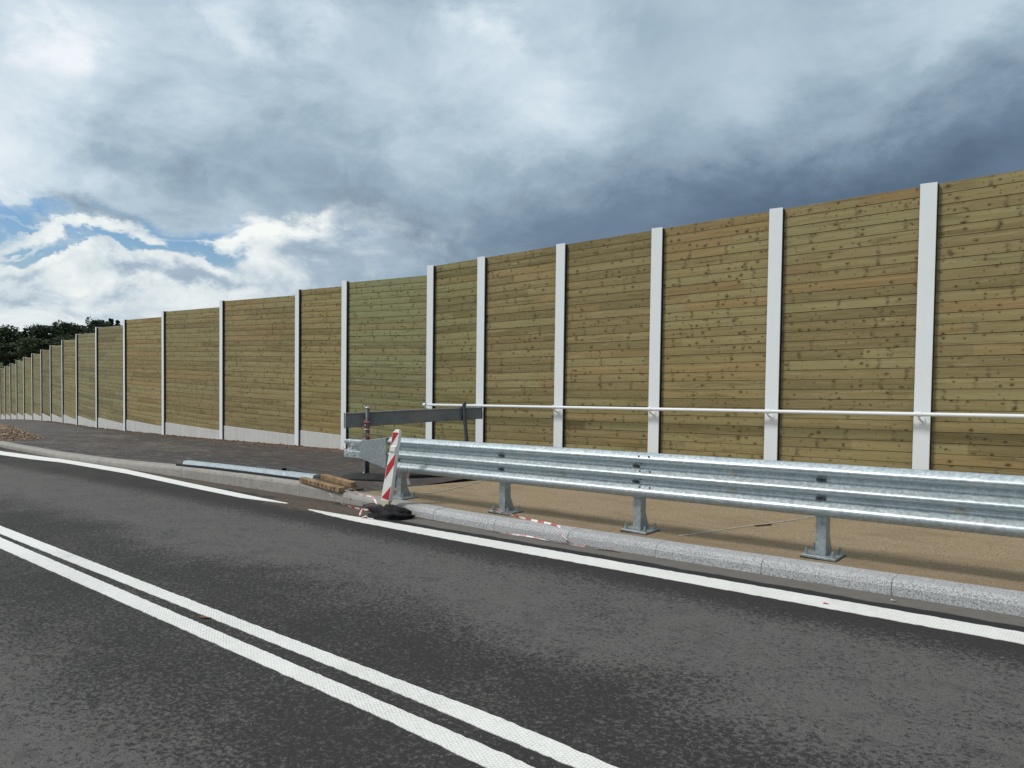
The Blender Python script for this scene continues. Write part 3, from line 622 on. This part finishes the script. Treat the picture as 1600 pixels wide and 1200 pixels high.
# tapering end plate and the short two-ridge beam end
b=MB(); z=lambda x:gz(x)
def ep(x,t,bm,y): return [(x,y,gz(x)+t),(x,y,gz(x)+bm)]
def tr(p): return Vector(p)-GL
xa,xb=-8.00,-8.58
b.loft([[tr(p) for p in [(xa,GY-.095,gz(xa)+.850),(xa,GY-.095,gz(xa)+.42),(xa,GY-.089,gz(xa)+.42),(xa,GY-.089,gz(xa)+.845)]],
        [tr(p) for p in [(xb,GY-.095,gz(xb)+.775),(xb,GY-.095,gz(xb)+.535),(xb,GY-.089,gz(xb)+.535),(xb,GY-.089,gz(xb)+.770)]]],closed=True,caps=True)
# top return flange
b.loft([[tr(p) for p in [(xa,GY-.089,gz(xa)+.850),(xa,GY+.06,gz(xa)+.862),(xa,GY+.06,gz(xa)+.856),(xa,GY-.089,gz(xa)+.844)]],
        [tr(p) for p in [(xb,GY-.089,gz(xb)+.775),(xb,GY+.06,gz(xb)+.785),(xb,GY+.06,gz(xb)+.779),(xb,GY-.089,gz(xb)+.769)]]],closed=True,caps=True)
b.build('end_plate',M['galv_dull'],guard,bevel=.002)
b=MB(); secs=[]
for x in (-8.95,-8.75,-8.56):
    zz=gz(x); pr=[(.790,.03),(.787,-.070),(.775,-.083),(.745,-.083),(.700,-.030),(.670,-.018),(.650,-.018),(.628,-.076),(.615,-.083),(.535,-.083),(.528,-.078)]
    secs.append([tr((x,GY+y,zz+h)) for h,y in pr]+[tr((x,GY+y+.005,zz+h-.004)) for h,y in pr[::-1]])
b.loft(secs,closed=True,caps=True); b.build('end_beam',M['galv'],guard)
for p in ((-8.87,.570),(-8.70,.570)):
    bolt(guard,(p[0],GY-.086,gz(p[0])+p[1]),.010,.010)

# ---------------------------------------------------------------- barrier tape (ribbons)
def ribbon(name,pts,width=.05,twist=0.,mats=('tape_w','tape_r'),seg=.05,tilt=.3,label=None,group=None,sub=6):
    # catmull-rom resample
    P=[Vector(p) for p in pts]; P=[P[0]*2-P[1]]+P+[P[-1]*2-P[-2]]; out=[]
    for i in range(1,len(P)-2):
        n=max(2,int((P[i+1]-P[i]).length/seg*1.0)); 
        for k in range(n):
            t=k/n; a,b_,c,d_=P[i-1],P[i],P[i+1],P[i+2]
            out.append(.5*((2*b_)+(-a+c)*t+(2*a-5*b_+4*c-d_)*t*t+(-a+3*b_-3*c+d_)*t**3))
    out.append(P[-2]); b=MB(); rows=[]
    for i,p in enumerate(out):
        t=(out[min(i+1,len(out)-1)]-out[max(i-1,0)]).normalized(); s_2=t.cross(Vector((0,0,1)))
        if s_2.length<.1: s_2=Vector((1,0,0))
        s_2.normalize(); up=s_2.cross(t); a=tilt+twist*i; dr=(s_2*math.cos(a)+up*math.sin(a))*width/2
        nn=dr.cross(t).normalized()*.0006
        rows.append([b.vert(p-dr-nn),b.vert(p+dr-nn),b.vert(p+dr+nn),b.vert(p-dr+nn)])
    for i,(r0,r1) in enumerate(zip(rows,rows[1:])):
        for j in range(4): b.face((r0[j],r1[j],r1[(j+1)%4],r0[(j+1)%4]),(i//2)%2)
    b.face(rows[0],0); b.face(rows[-1][::-1],0)
    o=b.build(name,[M[mats[0]],M[mats[1]]],fix=True); return tag(o,label,'barrier tape',group)

# ---------------------------------------------------------------- temporary board barrier
cb=empty('board_barrier',(-9.7,7.9,gz(-9.7)),'temporary barrier of one long grey board on two dark posts behind the guardrail end','barrier')
CB=cb.location
A=Vector((-10.01,7.60,0)); B=Vector((-8.74,9.50,0)); u=(B-A).normalized(); n=Vector((u.y,-u.x,0)); n=n if n.y<0 or n.x>0 else -n
zA=(E0-.896,E0-1.141); zB=(E0-.81,E0-1.01)
def S(s_2,o,z): p=A+(B-A)*s_2+n*o; return Vector((p.x,p.y,z))-CB
b=MB(); secs=[]
for s_2 in (0,.25,.5,.75,1):
    zt=zA[0]+(zB[0]-zA[0])*s_2+.01*math.sin(s_2*3.14); zb=zA[1]+(zB[1]-zA[1])*s_2+.006*math.sin(s_2*3.14)
    secs.append([S(s_2,.012,zb),S(s_2,.024,zb+.006),S(s_2,.024,zb+.022),S(s_2,.014,zb+.026),S(s_2,.014,zt-.026),S(s_2,.024,zt-.022),S(s_2,.024,zt-.006),S(s_2,.012,zt),S(s_2,-.014,zt),S(s_2,-.014,zb)])
b.loft(secs,closed=True,caps=True); bd=b.build('board',M['greyboard'],cb)
for s_2 in (-.004,1.004):
    b=MB(); f=max(0,min(1,s_2)); zt=zA[0]+(zB[0]-zA[0])*f+.004; zb=zA[1]+(zB[1]-zA[1])*f-.004; d_=.006 if s_2>0 else -.006
    b.loft([[S(s_2,-.018,zb),S(s_2,.028,zb),S(s_2,.028,zt),S(s_2,-.018,zt)],[S(s_2+d_,-.018,zb),S(s_2+d_,.028,zb),S(s_2+d_,.028,zt),S(s_2+d_,-.018,zt)]],closed=True,caps=True); b.build('end_cap',M['darkpost'],bd)
p1=A+(B-A)*.155+n*.05; p2=A+(B-A)*.865+n*.05
g1=gz(p1.x)
b=MB(); b.tube([Vector((p1.x+.0,p1.y,g1+.04))-CB,Vector((p1.x,p1.y,g1+.6))-CB,Vector((p1.x-.0,p1.y,E0-.815))-CB],.036,14); po=b.build('barrier_post',M['darkpost'],cb,smooth=True)
b=MB(); b.tube([Vector((p1.x,p1.y,E0-.823))-CB,Vector((p1.x,p1.y,E0-.80))-CB,Vector((p1.x,p1.y,E0-.787))-CB],[.038,.040,.024],14); b.build('cap',M['galv'],po,smooth=True)
b=MB(); b.tube([Vector((p1.x-.02,p1.y-.02,E0-.815))-CB,Vector((p1.x-.055,p1.y-.02,E0-.775))-CB,Vector((p1.x-.02,p1.y,E0-.76))-CB],.010,8); b.build('hook',M['galv_dull'],po,smooth=True)
b=MB(); b.tube([Vector((p2.x+.12,p2.y+.05,gz(p2.x)+.03))-CB,Vector((p2.x+.04,p2.y,E0-1.15))-CB,Vector((p2.x,p2.y,E0-.76))-CB],.032,12)
b.box(tuple(Vector((p2.x-.075,p2.y-.03,E0-1.035))-CB),tuple(Vector((p2.x-.03,p2.y+.03,E0-.80))-CB)); po2=b.build('barrier_post',M['darkpost'],cb)
b=MB(); b.tube([Vector((p2.x-.02,p2.y,E0-.81))-CB,Vector((p2.x,p2.y,E0-.76))-CB,Vector((p2.x+.03,p2.y,E0-.74))-CB],[.03,.04,.03],10); b.build('clamp',M['darkpost'],po2)
def foot(cx,cy,ang,L,W,H,parent,name='rubber_foot'):
    b=MB(); b.m=Matrix.Translation(Vector((cx,cy,gz(cx)))-Vector(parent.location))@rot_z(ang)
    secs=[]
    for (s_2,hh,ww) in ((-.5,.25,.72),(-.42,.7,.95),(-.2,1,1),(.2,1,1),(.42,.7,.95),(.5,.25,.72)):
        secs.append([(s_2*L,-ww*W/2,0),(s_2*L,-ww*W/2,hh*H*.6),(s_2*L,-ww*W/2*.8,hh*H),(s_2*L,ww*W/2*.8,hh*H),(s_2*L,ww*W/2,hh*H*.6),(s_2*L,ww*W/2,0)])
    b.loft(secs,closed=True,caps=True); return b.build(name,M['black'],parent,bevel=.006)
foot(-9.60,7.72,R(38),.95,.40,.12,cb); foot(-8.85,9.35,R(52),.85,.40,.10,cb)
mt=MB(); mt.m=Matrix.Translation(Vector((-9.33,8.62,gz(-9.33))))@rot_z(R(60))
mt.box((-.52,-.13,.0),(.52,.13,.05)); mt.box((-.50,-.12,.05),(.45,-.09,.058)); mt.box((-.50,.07,.05),(.45,.10,.058))
tag(mt.build('rubber_slab',M['black'],bevel=.006),'black rubber slab lying flat behind the red and white beacon','rubber slab')

# ---------------------------------------------------------------- beacon in a black ballast bag
def make_beacon():
    base=Vector((-7.62,6.41,rz(-7.62)+.070)); e=empty('warning_beacon',base,'leaning red and white striped beacon board at the kerb','beacon')
    ax=Vector((.135,.085,1.0)); L=1.04
    az_=math.radians(-28)                      # width direction of the front face
    wd=(rot_z(R(-30))@R0).normalized(); dp=Vector((-wd.y,wd.x,0))
    def P(s_2,o,t):                            # s -1..1 across, o depth, t 0..1 up
        hw=.074-.020*t; return ax*t*L+wd*s_2*hw+dp*o*(1-.25*t)
    b=MB(); D=.075
    secs=[]
    for t in (.10,.4,.7,.985):
        secs.append([P(-1,0,t),P(1,0,t),P(1,D,t),P(-1,D,t)])
    b.loft(secs,closed=True,caps=True); bo=b.build('board',M['bwhite'],e,bevel=.004,bseg=2)
    b=MB(); b.loft([[P(-.98,.002,.105),P(.98,.002,.105),P(.98,D-.002,.105),P(-.98,D-.002,.105)],[P(-.25,.02,.0),P(.35,.02,.0),P(.35,D-.02,.0),P(-.25,D-.02,.0)]],closed=True,caps=True); b.build('foot_spike',M['cream'],e)
    def sticker(pts):
        b=MB(); t0,t1=.115,.975
        q=[P(-.88+1.76*s_2,-.0025,t0+(t1-t0)*t) for s_2,t in pts]; q2=[P(-.88+1.76*s_2,-.0003,t0+(t1-t0)*t) for s_2,t in pts]
        b.loft([q,q2],closed=True,caps=True); b.build('red_stripe',M['red'],bo)
    sticker([(0,1),(1,1),(0,.80)]); sticker([(1,.70),(1,.53),(0,.30),(0,.50)]); sticker([(1,.21),(1,0),(0,.03)])
    b=MB(); q=[P(-.8,-.018,.735),P(.7,-.018,.735),P(.7,-.018,.80),P(-.8,-.018,.80)]; q2=[P(-.95,-.001,.725),P(.85,-.001,.725),P(.85,-.001,.81),P(-.95,-.001,.81)]
    b.loft([q,q2],closed=True,caps=True); b.build('reflector',M['bwhite'],bo,bevel=.003)
    b=MB(); b.loft([[P(-.85,.004,.985),P(.85,.004,.985),P(.85,D-.004,.985),P(-.85,D-.004,.985)],[P(-.45,.015,1.012),P(.55,.015,1.012),P(.55,D-.015,1.012),P(-.45,D-.015,1.012)]],closed=True,caps=True); b.build('cap',M['bwhite'],bo,bevel=.003)
    return e
make_beacon()
def lumpy(name,c,sx,sy,sz,ang,matl,seed,label,cat,n=28,rough=.30):
    b=MB(); rows=[]; b.m=Matrix.Translation(Vector(c))@rot_z(ang)
    for i in range(n//2+1):
        th=math.pi*i/(n//2); r=[]
        for j in range(n):
            ph=2*math.pi*j/n; v_=Vector((math.sin(th)*math.cos(ph),math.sin(th)*math.sin(ph),math.cos(th)))
            k=1+rough*mnoise.fractal(v_*1.9+Vector((seed,0,0)),1.,2.,4)*1.6; f=lambda a,e:math.copysign(abs(a)**e,a)
            r.append(b.vert((f(v_.x,.7)*sx*k,f(v_.y,.7)*sy*k,max(-.0,v_.z*sz*k+ .35*sz))))
        rows.append(r)
    for a,c2 in zip(rows,rows[1:]):
        for j in range(n): b.face((a[j],c2[j],c2[(j+1)%n],a[(j+1)%n]))
    o=b.build(name,matl,smooth=True); return tag(o,label,cat)
bagm,t,s=mat('black_bag',.6,spec=.35); P=t.coord(); cr=t.noise(P,14,6,.7,1.2); s(c=t.mix(t.ss(cr,.45,.75),(.006,.006,.007),(.028,.028,.030)),n=t.bump(cr,1.,.05))
lumpy('ballast_bag',(-7.42,6.33,rz(-7.42)+.0),.315,.165,.095,R(3),bagm,3.3,'crumpled black ballast bag on the road holding the striped beacon','bag')
b=MB(); b.m=Matrix.Translation((-7.98,6.54,rz(-7.98)))@rot_z(R(4)); b.box((-.12,-.10,0),(.14,.10,.075)); tag(b.build('rubber_block',M['rubber'],bevel=.008),'small black rubber block against the kerb left of the ballast bag','block')

# ---------------------------------------------------------------- things lying on the kerb
def kz(x): return gz(x)+hump(x)+.008
def along(x0,y0,x1,y1,secf,name,matl,n=6,zo=0.,**kw):
    b=MB(); secs=[]; D=(Vector((x1,y1,0))-Vector((x0,y0,0))); L=D.length; u=D/L; nn=Vector((-u.y,u.x,0))
    for i in range(n+1):
        p=Vector((x0,y0,0))+D*i/n; z=wz(p.x,p.y)+.008+zo
        secs.append([(p.x+nn.x*o,p.y+nn.y*o,z+h) for o,h in secf])
    b.loft(secs,closed=True,caps=True); return b.build(name,matl,**kw)
brightg=mk_galv('new_galvanised_sheet',(1,1.02,1.03),1.12)
o=along(-14.05,6.80,-9.95,6.86,[(-.085,.0),(.075,0),(.075,.035),(-.085,.035)],'rubber_strip',M['black'],bevel=.003)
tag(o,'long black rubber strip under the steel profile on the kerb','rubber strip')
o=along(-13.85,6.81,-9.80,6.88,[(-.062,.037),(.05,.037),(.05,.043),(-.050,.043),(-.034,.090),(.045,.096),(.045,.102),(-.040,.096)],'steel_profile',brightg,n=1)
tag(o,'long bright galvanised steel profile lying along the kerb','steel profile')
o=along(-9.92,6.72,-8.84,6.66,[(-.055,0),(.055,0),(.055,.070),(-.055,.070)],'timber_block',M['timber'],n=1,bevel=.004); tag(o,'front sawn timber block with notched edge lying on the kerb','timber block')
# notches: dark saw cuts across its road side (part of the same block)
b=MB()
for k in range(9):
    x=-9.80+k*.105+random.uniform(-.02,.02); y=6.72-(x+9.92)*.0556-.0565; z=kz(-9.92)+(kz(-8.84)-kz(-9.92))*(x+9.92)/1.08+random.uniform(.0,.012)
    b.box((x-.014,y-.001,z+.005),(x+.014,y+.0015,z+.050))
o2=b.build('saw_cuts',M['timber_dark'],o)
o=along(-9.75,6.99,-8.92,6.93,[(-.05,.031),(.05,.031),(.05,.105),(-.05,.105)],'timber_block',M['timber'],n=1,bevel=.004); tag(o,'rear plain timber block lying on a dark plank behind the notched one','timber block')
o=along(-9.60,6.98,-8.78,6.90,[(-.10,0),(.10,0),(.10,.030),(-.10,.030)],'plank',M['timber_dark'],n=1,bevel=.003); tag(o,'dark wet plank under the rear timber block','plank')
# flat dark steel strap with a curled end
b=MB(); pts=[]; X0,Y0=-11.02,7.20
for i in range(14):
    a=-math.pi*.3+i/13*math.pi*1.5; pts.append(Vector((X0-.0-.055*math.sin(a)*1.2,Y0,.055+.045*-math.cos(a)+.02)))
secs=[]
path_=[Vector((X0-.04,Y0,.055)),Vector((X0-.11,Y0,.035)),Vector((X0-.15,Y0,.06)),Vector((X0-.12,Y0,.10)),Vector((X0-.02,Y0+.01,.105)),Vector((X0+.3,Y0+.02,.080)),Vector((X0+.7,Y0+.04,.050)),Vector((X0+1.15,Y0+.07,.025))]
for i,p in enumerate(path_):
    t_=(path_[min(i+1,7)]-path_[max(i-1,0)]).normalized(); nn=Vector((-t_.z,0,t_.x)).normalized()*.006; z=wz(p.x,p.y); wv=Vector((0,.05,0))
    secs.append([(p+Vector((0,0,z))+wv+nn),(p+Vector((0,0,z))-wv+nn),(p+Vector((0,0,z))-wv-nn),(p+Vector((0,0,z))+wv-nn)])
b.loft(secs,closed=True,caps=True); tag(b.build('steel_strap',M['darkpost'],smooth=False),'dark flat strap with a curled end lying by the steel profile','strap')

# ---------------------------------------------------------------- tapes
def r3(x,y,h,road_=False): return (x,y,(rz(x) if road_ else wz(x,y))+h)
ribbon('barrier_tape',[r3(-5.98,6.83,.05),r3(-5.86,6.80,.04),r3(-5.70,6.76,.03),r3(-5.45,6.71,.018),r3(-5.1,6.66,.016),r3(-4.88,6.60,.012),r3(-4.80,6.50,-.03),r3(-4.66,6.455,-.085),r3(-4.5,6.42,-.11)],.024,.12,label='red and white tape from a post base draped over the kerb',group='loose barrier tape')
ribbon('barrier_tape',[r3(-5.80,6.43,.012,1),r3(-5.5,6.42,.010,1),r3(-5.2,6.43,.014,1),r3(-4.8,6.40,.010,1),r3(-4.4,6.40,.012,1)],.018,.16,mats=('tape_w','tape_pink'),label='twisted red and white tape lying in the gutter below the kerb',group='loose barrier tape')
ribbon('barrier_tape',[r3(-4.25,6.40,.012,1),r3(-4.1,6.42,.012,1),r3(-3.98,6.42,.010,1)],.03,.1,mats=('tape_w','tape_pink'),label='short scrap of tape in the gutter, rightmost of the tapes',group='loose barrier tape')
ribbon('barrier_tape',[r3(-8.80,6.72,.05),r3(-8.72,6.75,.06),r3(-8.62,6.78,.02),r3(-8.60,6.70,.018),r3(-8.35,6.68,.02),r3(-8.15,6.66,.02),r3(-8.0,6.60,-.03),r3(-7.85,6.52,-.08)],.024,.12,mats=('tape_w','tape_pink'),label='faded tape trailing from the timber blocks over the kerb to the beacon',group='loose barrier tape')
ribbon('barrier_tape',[r3(-9.05,6.60,-.03),r3(-8.90,6.58,-.09),r3(-8.6,6.50,.02,1),r3(-8.3,6.44,.018,1),r3(-8.0,6.42,.02,1),r3(-7.76,6.36,.06,1)],.024,.06,label='red and white tape on the road left of the ballast bag',group='loose barrier tape')
ribbon('barrier_tape',[r3(-7.72,6.10,.02,1),r3(-7.76,6.16,.08,1),r3(-7.72,6.23,.13,1),r3(-7.60,6.30,.15,1)],.028,.0,mats=('tape_pink','tape_w'),label='strip of tape looped over the left end of the ballast bag',group='loose barrier tape')
ribbon('barrier_tape',[r3(-7.60,6.02,.015,1),r3(-7.52,6.05,.04,1),r3(-7.45,6.02,.02,1),r3(-7.40,6.06,.012,1)],.03,.3,mats=('tape_w','tape_pink'),label='tiny crumpled tape scrap in front of the ballast bag',group='loose barrier tape')
# tangle round the left post of the board barrier
rnd=random.Random(5)
def tangle(c,rr,h,n,label,w=.028,mats=('tape_pink','tape_r')):
    pts=[]; 
    for i in range(n):
        a=i*2.1+rnd.uniform(-.4,.4); pts.append((c[0]+math.cos(a)*rr*rnd.uniform(.5,1.2),c[1]+math.sin(a)*rr*rnd.uniform(.5,1.2),c[2]-h*i/n+rnd.uniform(-.02,.02)))
    return ribbon('barrier_tape',pts,w,.25,mats=mats,label=label,group='loose barrier tape',seg=.03)
tangle((p1.x,p1.y,E0-.97),.06,.40,17,'tangle of red tape knotted round the left post of the board barrier')
ribbon('barrier_tape',[(p1.x-.045,p1.y-.05,E0-.91),(p1.x-.10,p1.y-.07,E0-.99),(p1.x-.16,p1.y-.06,E0-1.10),(p1.x-.08,p1.y-.07,E0-1.16),(p1.x+.02,p1.y-.07,E0-1.14)],.02,.1,mats=('tape_r','tape_pink'),label='loop of tape hanging in front of the grey board',group='loose barrier tape')
ribbon('barrier_tape',[(p1.x-.03,p1.y-.04,g1+.34),(p1.x-.05,p1.y-.05,g1+.24),(p1.x+.0,p1.y-.06,g1+.15),(p1.x-.02,p1.y-.08,g1+.11),(p1.x+.1,p1.y-.2,g1+.08)],.02,.1,mats=('tape_w','tape_pink'),label='thin tape end hanging to the rubber foot of the barrier',group='loose barrier tape')
tangle((-8.74,GY-.10,gz(-8.7)+.74),.022,.09,7,'crumpled tape stuck on the tapered end of the guardrail',.022,('tape_w','tape_pink'))
tangle((-8.93,GY-.10,gz(-8.7)+.68),.02,.05,5,'white tape knot at the outermost tip of the guardrail',.03,('tape_w','tape_pink'))
tangle((-7.98,6.86,gz(-8)+.33),.03,.09,9,'bright pink tape knot left of the leftmost guardrail post',.04,('tape_pink','tape_w'))
ribbon('barrier_tape',[(-7.77,6.98,gz(-8)+.36),(-7.78,6.97,gz(-8)+.28),(-7.76,6.98,gz(-8)+.20)],.04,.1,mats=('tape_pink','tape_w'),tilt=1.2,label='pink tape flap right of the leftmost guardrail post',group='loose barrier tape')
ribbon('barrier_tape',[r3(-6.06,6.80,.045),r3(-5.98,6.82,.05),r3(-5.90,6.80,.045)],.03,.3,mats=('tape_r','tape_pink'),label='red tape scrap lying on the second post base from the left',group='loose barrier tape')
def cord(name,pts,r,label,mat_='rope'):
    P=[Vector(p) for p in pts]; P=[P[0]*2-P[1]]+P+[P[-1]*2-P[-2]]; out=[]
    for i in range(1,len(P)-2):
        for k in range(8):
            t=k/8; a,b_,c,d_=P[i-1],P[i],P[i+1],P[i+2]; out.append(.5*((2*b_)+(-a+c)*t+(2*a-5*b_+4*c-d_)*t*t+(-a+3*b_-3*c+d_)*t**3))
    out.append(P[-2]); b=MB(); b.tube(out,r,6); return tag(b.build(name,M[mat_],smooth=True),label,'cord')
cord('cord',[r3(-3.62,6.98,.005),r3(-3.45,7.35,.005),r3(-3.3,7.75,.006),r3(-3.12,8.15,.006),r3(-2.95,8.6,.005),r3(-2.8,9.1,.005)],.0045,'thin pale cord lying across the tan deck between two posts')
cord('cord',[r3(-8.0,7.35,.006),r3(-7.85,7.55,.006),r3(-7.9,8.1,.006),r3(-8.05,8.7,.006),r3(-8.3,9.2,.02)],.006,'pale curved cord on the footway edge behind the leftmost guardrail post')
b=MB(); b.m=Matrix.Translation(r3(-3.14,7.98,.006))@rot_z(R(62)); b.box((-.11,-.010,0),(.11,.010,.012)); tag(b.build('wooden_splinter',M['timber_dark'],bevel=.002),'small dark splinter lying on the cord on the tan deck','splinter')

# ---------------------------------------------------------------- gravel heap
def heap(cx,cy,rx,ry,h,n):
    b=MB(); N=26; rows=[]
    for i in range(10):
        r=i/9; row=[]
        for j in range(N):
            a=2*math.pi*j/N; k=1+.18*mnoise.noise(Vector((math.cos(a)*2,math.sin(a)*2,3.3)))
            x=cx+rx*r*k*math.cos(a); y=cy+ry*r*k*math.sin(a); z=gz(x)-.01+h*(1-r**1.3)+.05*mnoise.noise(Vector((x*4,y*4,0)))*(1-r)
            row.append(b.vert((x,y,z)))
        rows.append(row)
    for a,c in zip(rows,rows[1:]):
        for j in range(N): b.face((a[j],c[j],c[(j+1)%N],a[(j+1)%N]),0)
    rg=random.Random(11)
    for _ in range(n):
        r=abs(rg.gauss(0,.5))**.8; a=rg.uniform(0,6.283); x=cx+rx*r*math.cos(a); y=cy+ry*r*math.sin(a); s_2=rg.uniform(.018,.055)
        if y<6.72 or r>1.35: continue
        z=gz(x)+max(0,h*(1-min(1,r)**1.3)); k=len(b.v)
        for q in [(1,0,0),(-1,0,0),(0,1,0),(0,-1,0),(0,0,1),(0,0,-1)]:
            b.v.append((x+q[0]*s_2*rg.uniform(.6,1.2),y+q[1]*s_2*rg.uniform(.6,1.2),z+q[2]*s_2*rg.uniform(.5,.9)+s_2*.3))
        for f in [(0,2,4),(2,1,4),(1,3,4),(3,0,4),(2,0,5),(1,2,5),(3,1,5),(0,3,5)]: b.face([k+i for i in f],1)
    return b.build('gravel_heap',[M['soil'],M['stone']])
hp=heap(-28.3,7.75,2.1,.90,.44,2400); tag(hp,'brown gravel and soil heap on the footway by the kerb','gravel',kind='stuff')
# loose soil crumbs along kerb and wall foot
b=MB(); rg=random.Random(3)
def crumbs(n,fx,s0,s1):
    for _ in range(n):
        x,y,z=fx(); s_2=rg.uniform(s0,s1); k=len(b.v)
        for q in [(1,0,0),(-1,0,0),(0,1,0),(0,-1,0),(0,0,1),(0,0,-1)]:
            b.v.append((x+q[0]*s_2*rg.uniform(.6,1.3),y+q[1]*s_2*rg.uniform(.6,1.3),z+q[2]*s_2*rg.uniform(.4,.8)))
        for f in [(0,2,4),(2,1,4),(1,3,4),(3,0,4),(2,0,5),(1,2,5),(3,1,5),(0,3,5)]: b.face([k+i for i in f],0)
def f1():
    x=rg.uniform(-15,-6.8); y=kf(x)-abs(rg.gauss(0,.10)); return x,y,rz(x)
def f2():
    x=rg.gauss(-8.95,.45); y=rg.gauss(6.2,.12); return x,min(y,6.6),rz(x)
def f3():
    x=rg.uniform(-45,-14.7); y=WALLY+yc(x)-.12-abs(rg.gauss(0,.22)); return x,y,gz(x)
crumbs(900,f1,.003,.011); crumbs(900,f2,.003,.012); crumbs(1500,f3,.012,.05)
tag(b.build('soil_crumbs',M['soil'],fix=False),'scattered brown soil crumbs along the kerb foot and the wall foot','soil',kind='stuff')
# tiny litter
b=MB(); b.m=Matrix.Translation((-5.35,2.78,rz(-5.35)+.004))@rot_z(R(20)); b.loft([[(-.05,-.015,0),(.02,-.02,.01),(.06,.0,.004)],[(-.04,.01,.012),(.02,.012,.004),(.05,.02,.0)]]); tag(b.build('leaf',M['rust']),'small reddish brown scrap between the two centre lines','scrap')
b=MB(); b.m=Matrix.Translation((-1.45,6.33,rz(-1.45)+.004)); b.loft([[(-.02,-.01,0),(.02,-.012,.006)],[(-.015,.012,.005),(.022,.01,.0)]]); tag(b.build('leaf',M['sticker']),'dry yellow leaf in the gutter at the right','leaf')
b=MB(); b.m=Matrix.Translation((-1.83,5.93,rz(-1.83)+.0065)); b.loft([[(-.02,-.012,0),(.02,-.012,.004)],[(-.015,.012,.004),(.022,.01,.0)]]); tag(b.build('leaf',M['tape_r']),'tiny red scrap on the white edge line','scrap')

# ---------------------------------------------------------------- trees
def crown_mesh(kind,seed):
    rg=random.Random(seed); b=MB(); H=10.
    cl=[]
    if kind=='broad':
        for _ in range(30):
            a=rg.uniform(0,6.283); rr=rg.uniform(0,2.7); z=rg.uniform(1.6,9.2); lim=1-abs((z-5.4)/4.8)**2.2; rr*=max(.25,lim)
            cl.append((rr*math.cos(a),rr*math.sin(a),z,rg.uniform(.9,1.6)))
    else:
        z=1.6
        while z<10.2:
            R_=2.3*(1-(z-1)/9.6)+.15
            for k in range(5):
                a=rg.uniform(0,6.283); cl.append((R_*.6*math.cos(a),R_*.6*math.sin(a),z+rg.uniform(-.2,.2),max(.28,R_*.48)))
            z+=.75
    for (cx,cy,cz,r) in cl:
        for _ in range(int(95*r) if kind=='broad' else int(120*r+20)):
            v_=Vector((rg.gauss(0,1),rg.gauss(0,1),rg.gauss(0,.75))).normalized()*r*rg.uniform(.55,1.08)
            p=Vector((cx,cy,cz))+v_; s_2=rg.uniform(.13,.30)
            a=Vector((rg.gauss(0,1),rg.gauss(0,1),rg.gauss(0,1))).normalized(); c=a.cross(Vector((rg.gauss(0,1),rg.gauss(0,1),rg.gauss(0,1)))).normalized()
            b.poly([p-a*s_2,p+c*s_2*.7,p+a*s_2,p-c*s_2*.7])
    me=bpy.data.meshes.new('crown'); me.from_pydata(b.v,[],b.f); return me
def trunk_mesh(seed,top):
    rg=random.Random(seed); b=MB(); pts=[(0,0,-.5),(.05,.02,2),(rg.uniform(-.2,.2),rg.uniform(-.2,.2),5),(rg.uniform(-.3,.3),rg.uniform(-.3,.3),top)]
    b.tube(pts,[.24,.19,.13,.03],8)
    for k in range(6):
        a=rg.uniform(0,6.283); z=rg.uniform(2.6,6.5); b.tube([(0,0,z),(math.cos(a)*.9,math.sin(a)*.9,z+.7),(math.cos(a)*1.9,math.sin(a)*1.9,z+1.7)],[.08,.05,.015],6)
    me=bpy.data.meshes.new('trunk'); me.from_pydata(b.v,[],b.f); me.materials.append(M['bark']); return me
variants=[]
for i,(k,mm) in enumerate([('broad','leafA'),('broad','leafB'),('broad','leafA'),('conifer','needle'),('conifer','needle')]):
    cm=crown_mesh(k,20+i); cm.materials.append(M[mm]); variants.append((k,cm,trunk_mesh(40+i,8.6 if k=='broad' else 9.9)))
def place_tree(px,dist,top_y,vi,label):
    d_=px_dir(px,560); h=Vector((d_.x,d_.y,0)).normalized(); p=h*dist; z=tz(p.x,p.y)
    # height so that the top reaches the picture row top_y
    dt=px_dir(px,top_y-4); zt=EYE+dist*dt.z/math.hypot(dt.x,dt.y); s_2=max(.35,(zt-z)/10.2)
    k,cm,tm=variants[vi]; nm='pine_tree' if k=='conifer' else 'broadleaf_tree'
    e=empty(nm,(p.x,p.y,z),label,'tree','trees beyond the far end of the wall'); wx=max(s_2,.8)*random.uniform(.95,1.2) if k=='broad' else s_2
    e.scale=(wx,wx,s_2); e.rotation_euler.z=random.uniform(0,6.28)
    for n_,me in (('crown',cm),('trunk',tm)):
        o=bpy.data.objects.new(n_,me); col.objects.link(o); o.parent=e
lab_b='bushy dark tree in the row beyond the far end of the wall'
lab_c='narrow dark conifer in the row beyond the far end of the wall'
rows=[(-35,150,508,0),(-12,158,509,4),(8,150,512,2),(26,160,519,0),(40,152,517,3),(55,160,511,2),(72,156,509,0),(86,164,508,4),(98,158,505,0),(112,165,509,2),(128,160,509,0),
      (174,165,502,3),(184,168,505,4),(150,150,500,0),(162,160,506,2),(141,168,511,3),]
for i,(px,ds_,ty,vi) in enumerate(rows): place_tree(px,ds_,ty,vi,{174:'pointed conifer tip above the wall, second tree from the right end of the tree row',184:'rightmost conifer tip of the tree row, just showing above the wall',150:'taller round tree standing above the wall top near the right end of the tree row'}.get(px,lab_b if variants[vi][0]=='broad' else lab_c))
for (px,ds_,ty,vi) in [(-20,140,535,1),(20,142,540,1),(48,138,532,1),(75,140,535,1),(105,142,528,1),(135,145,530,1)]:
    place_tree(px,ds_,ty,vi,'lower olive green tree in front of the dark tree row')
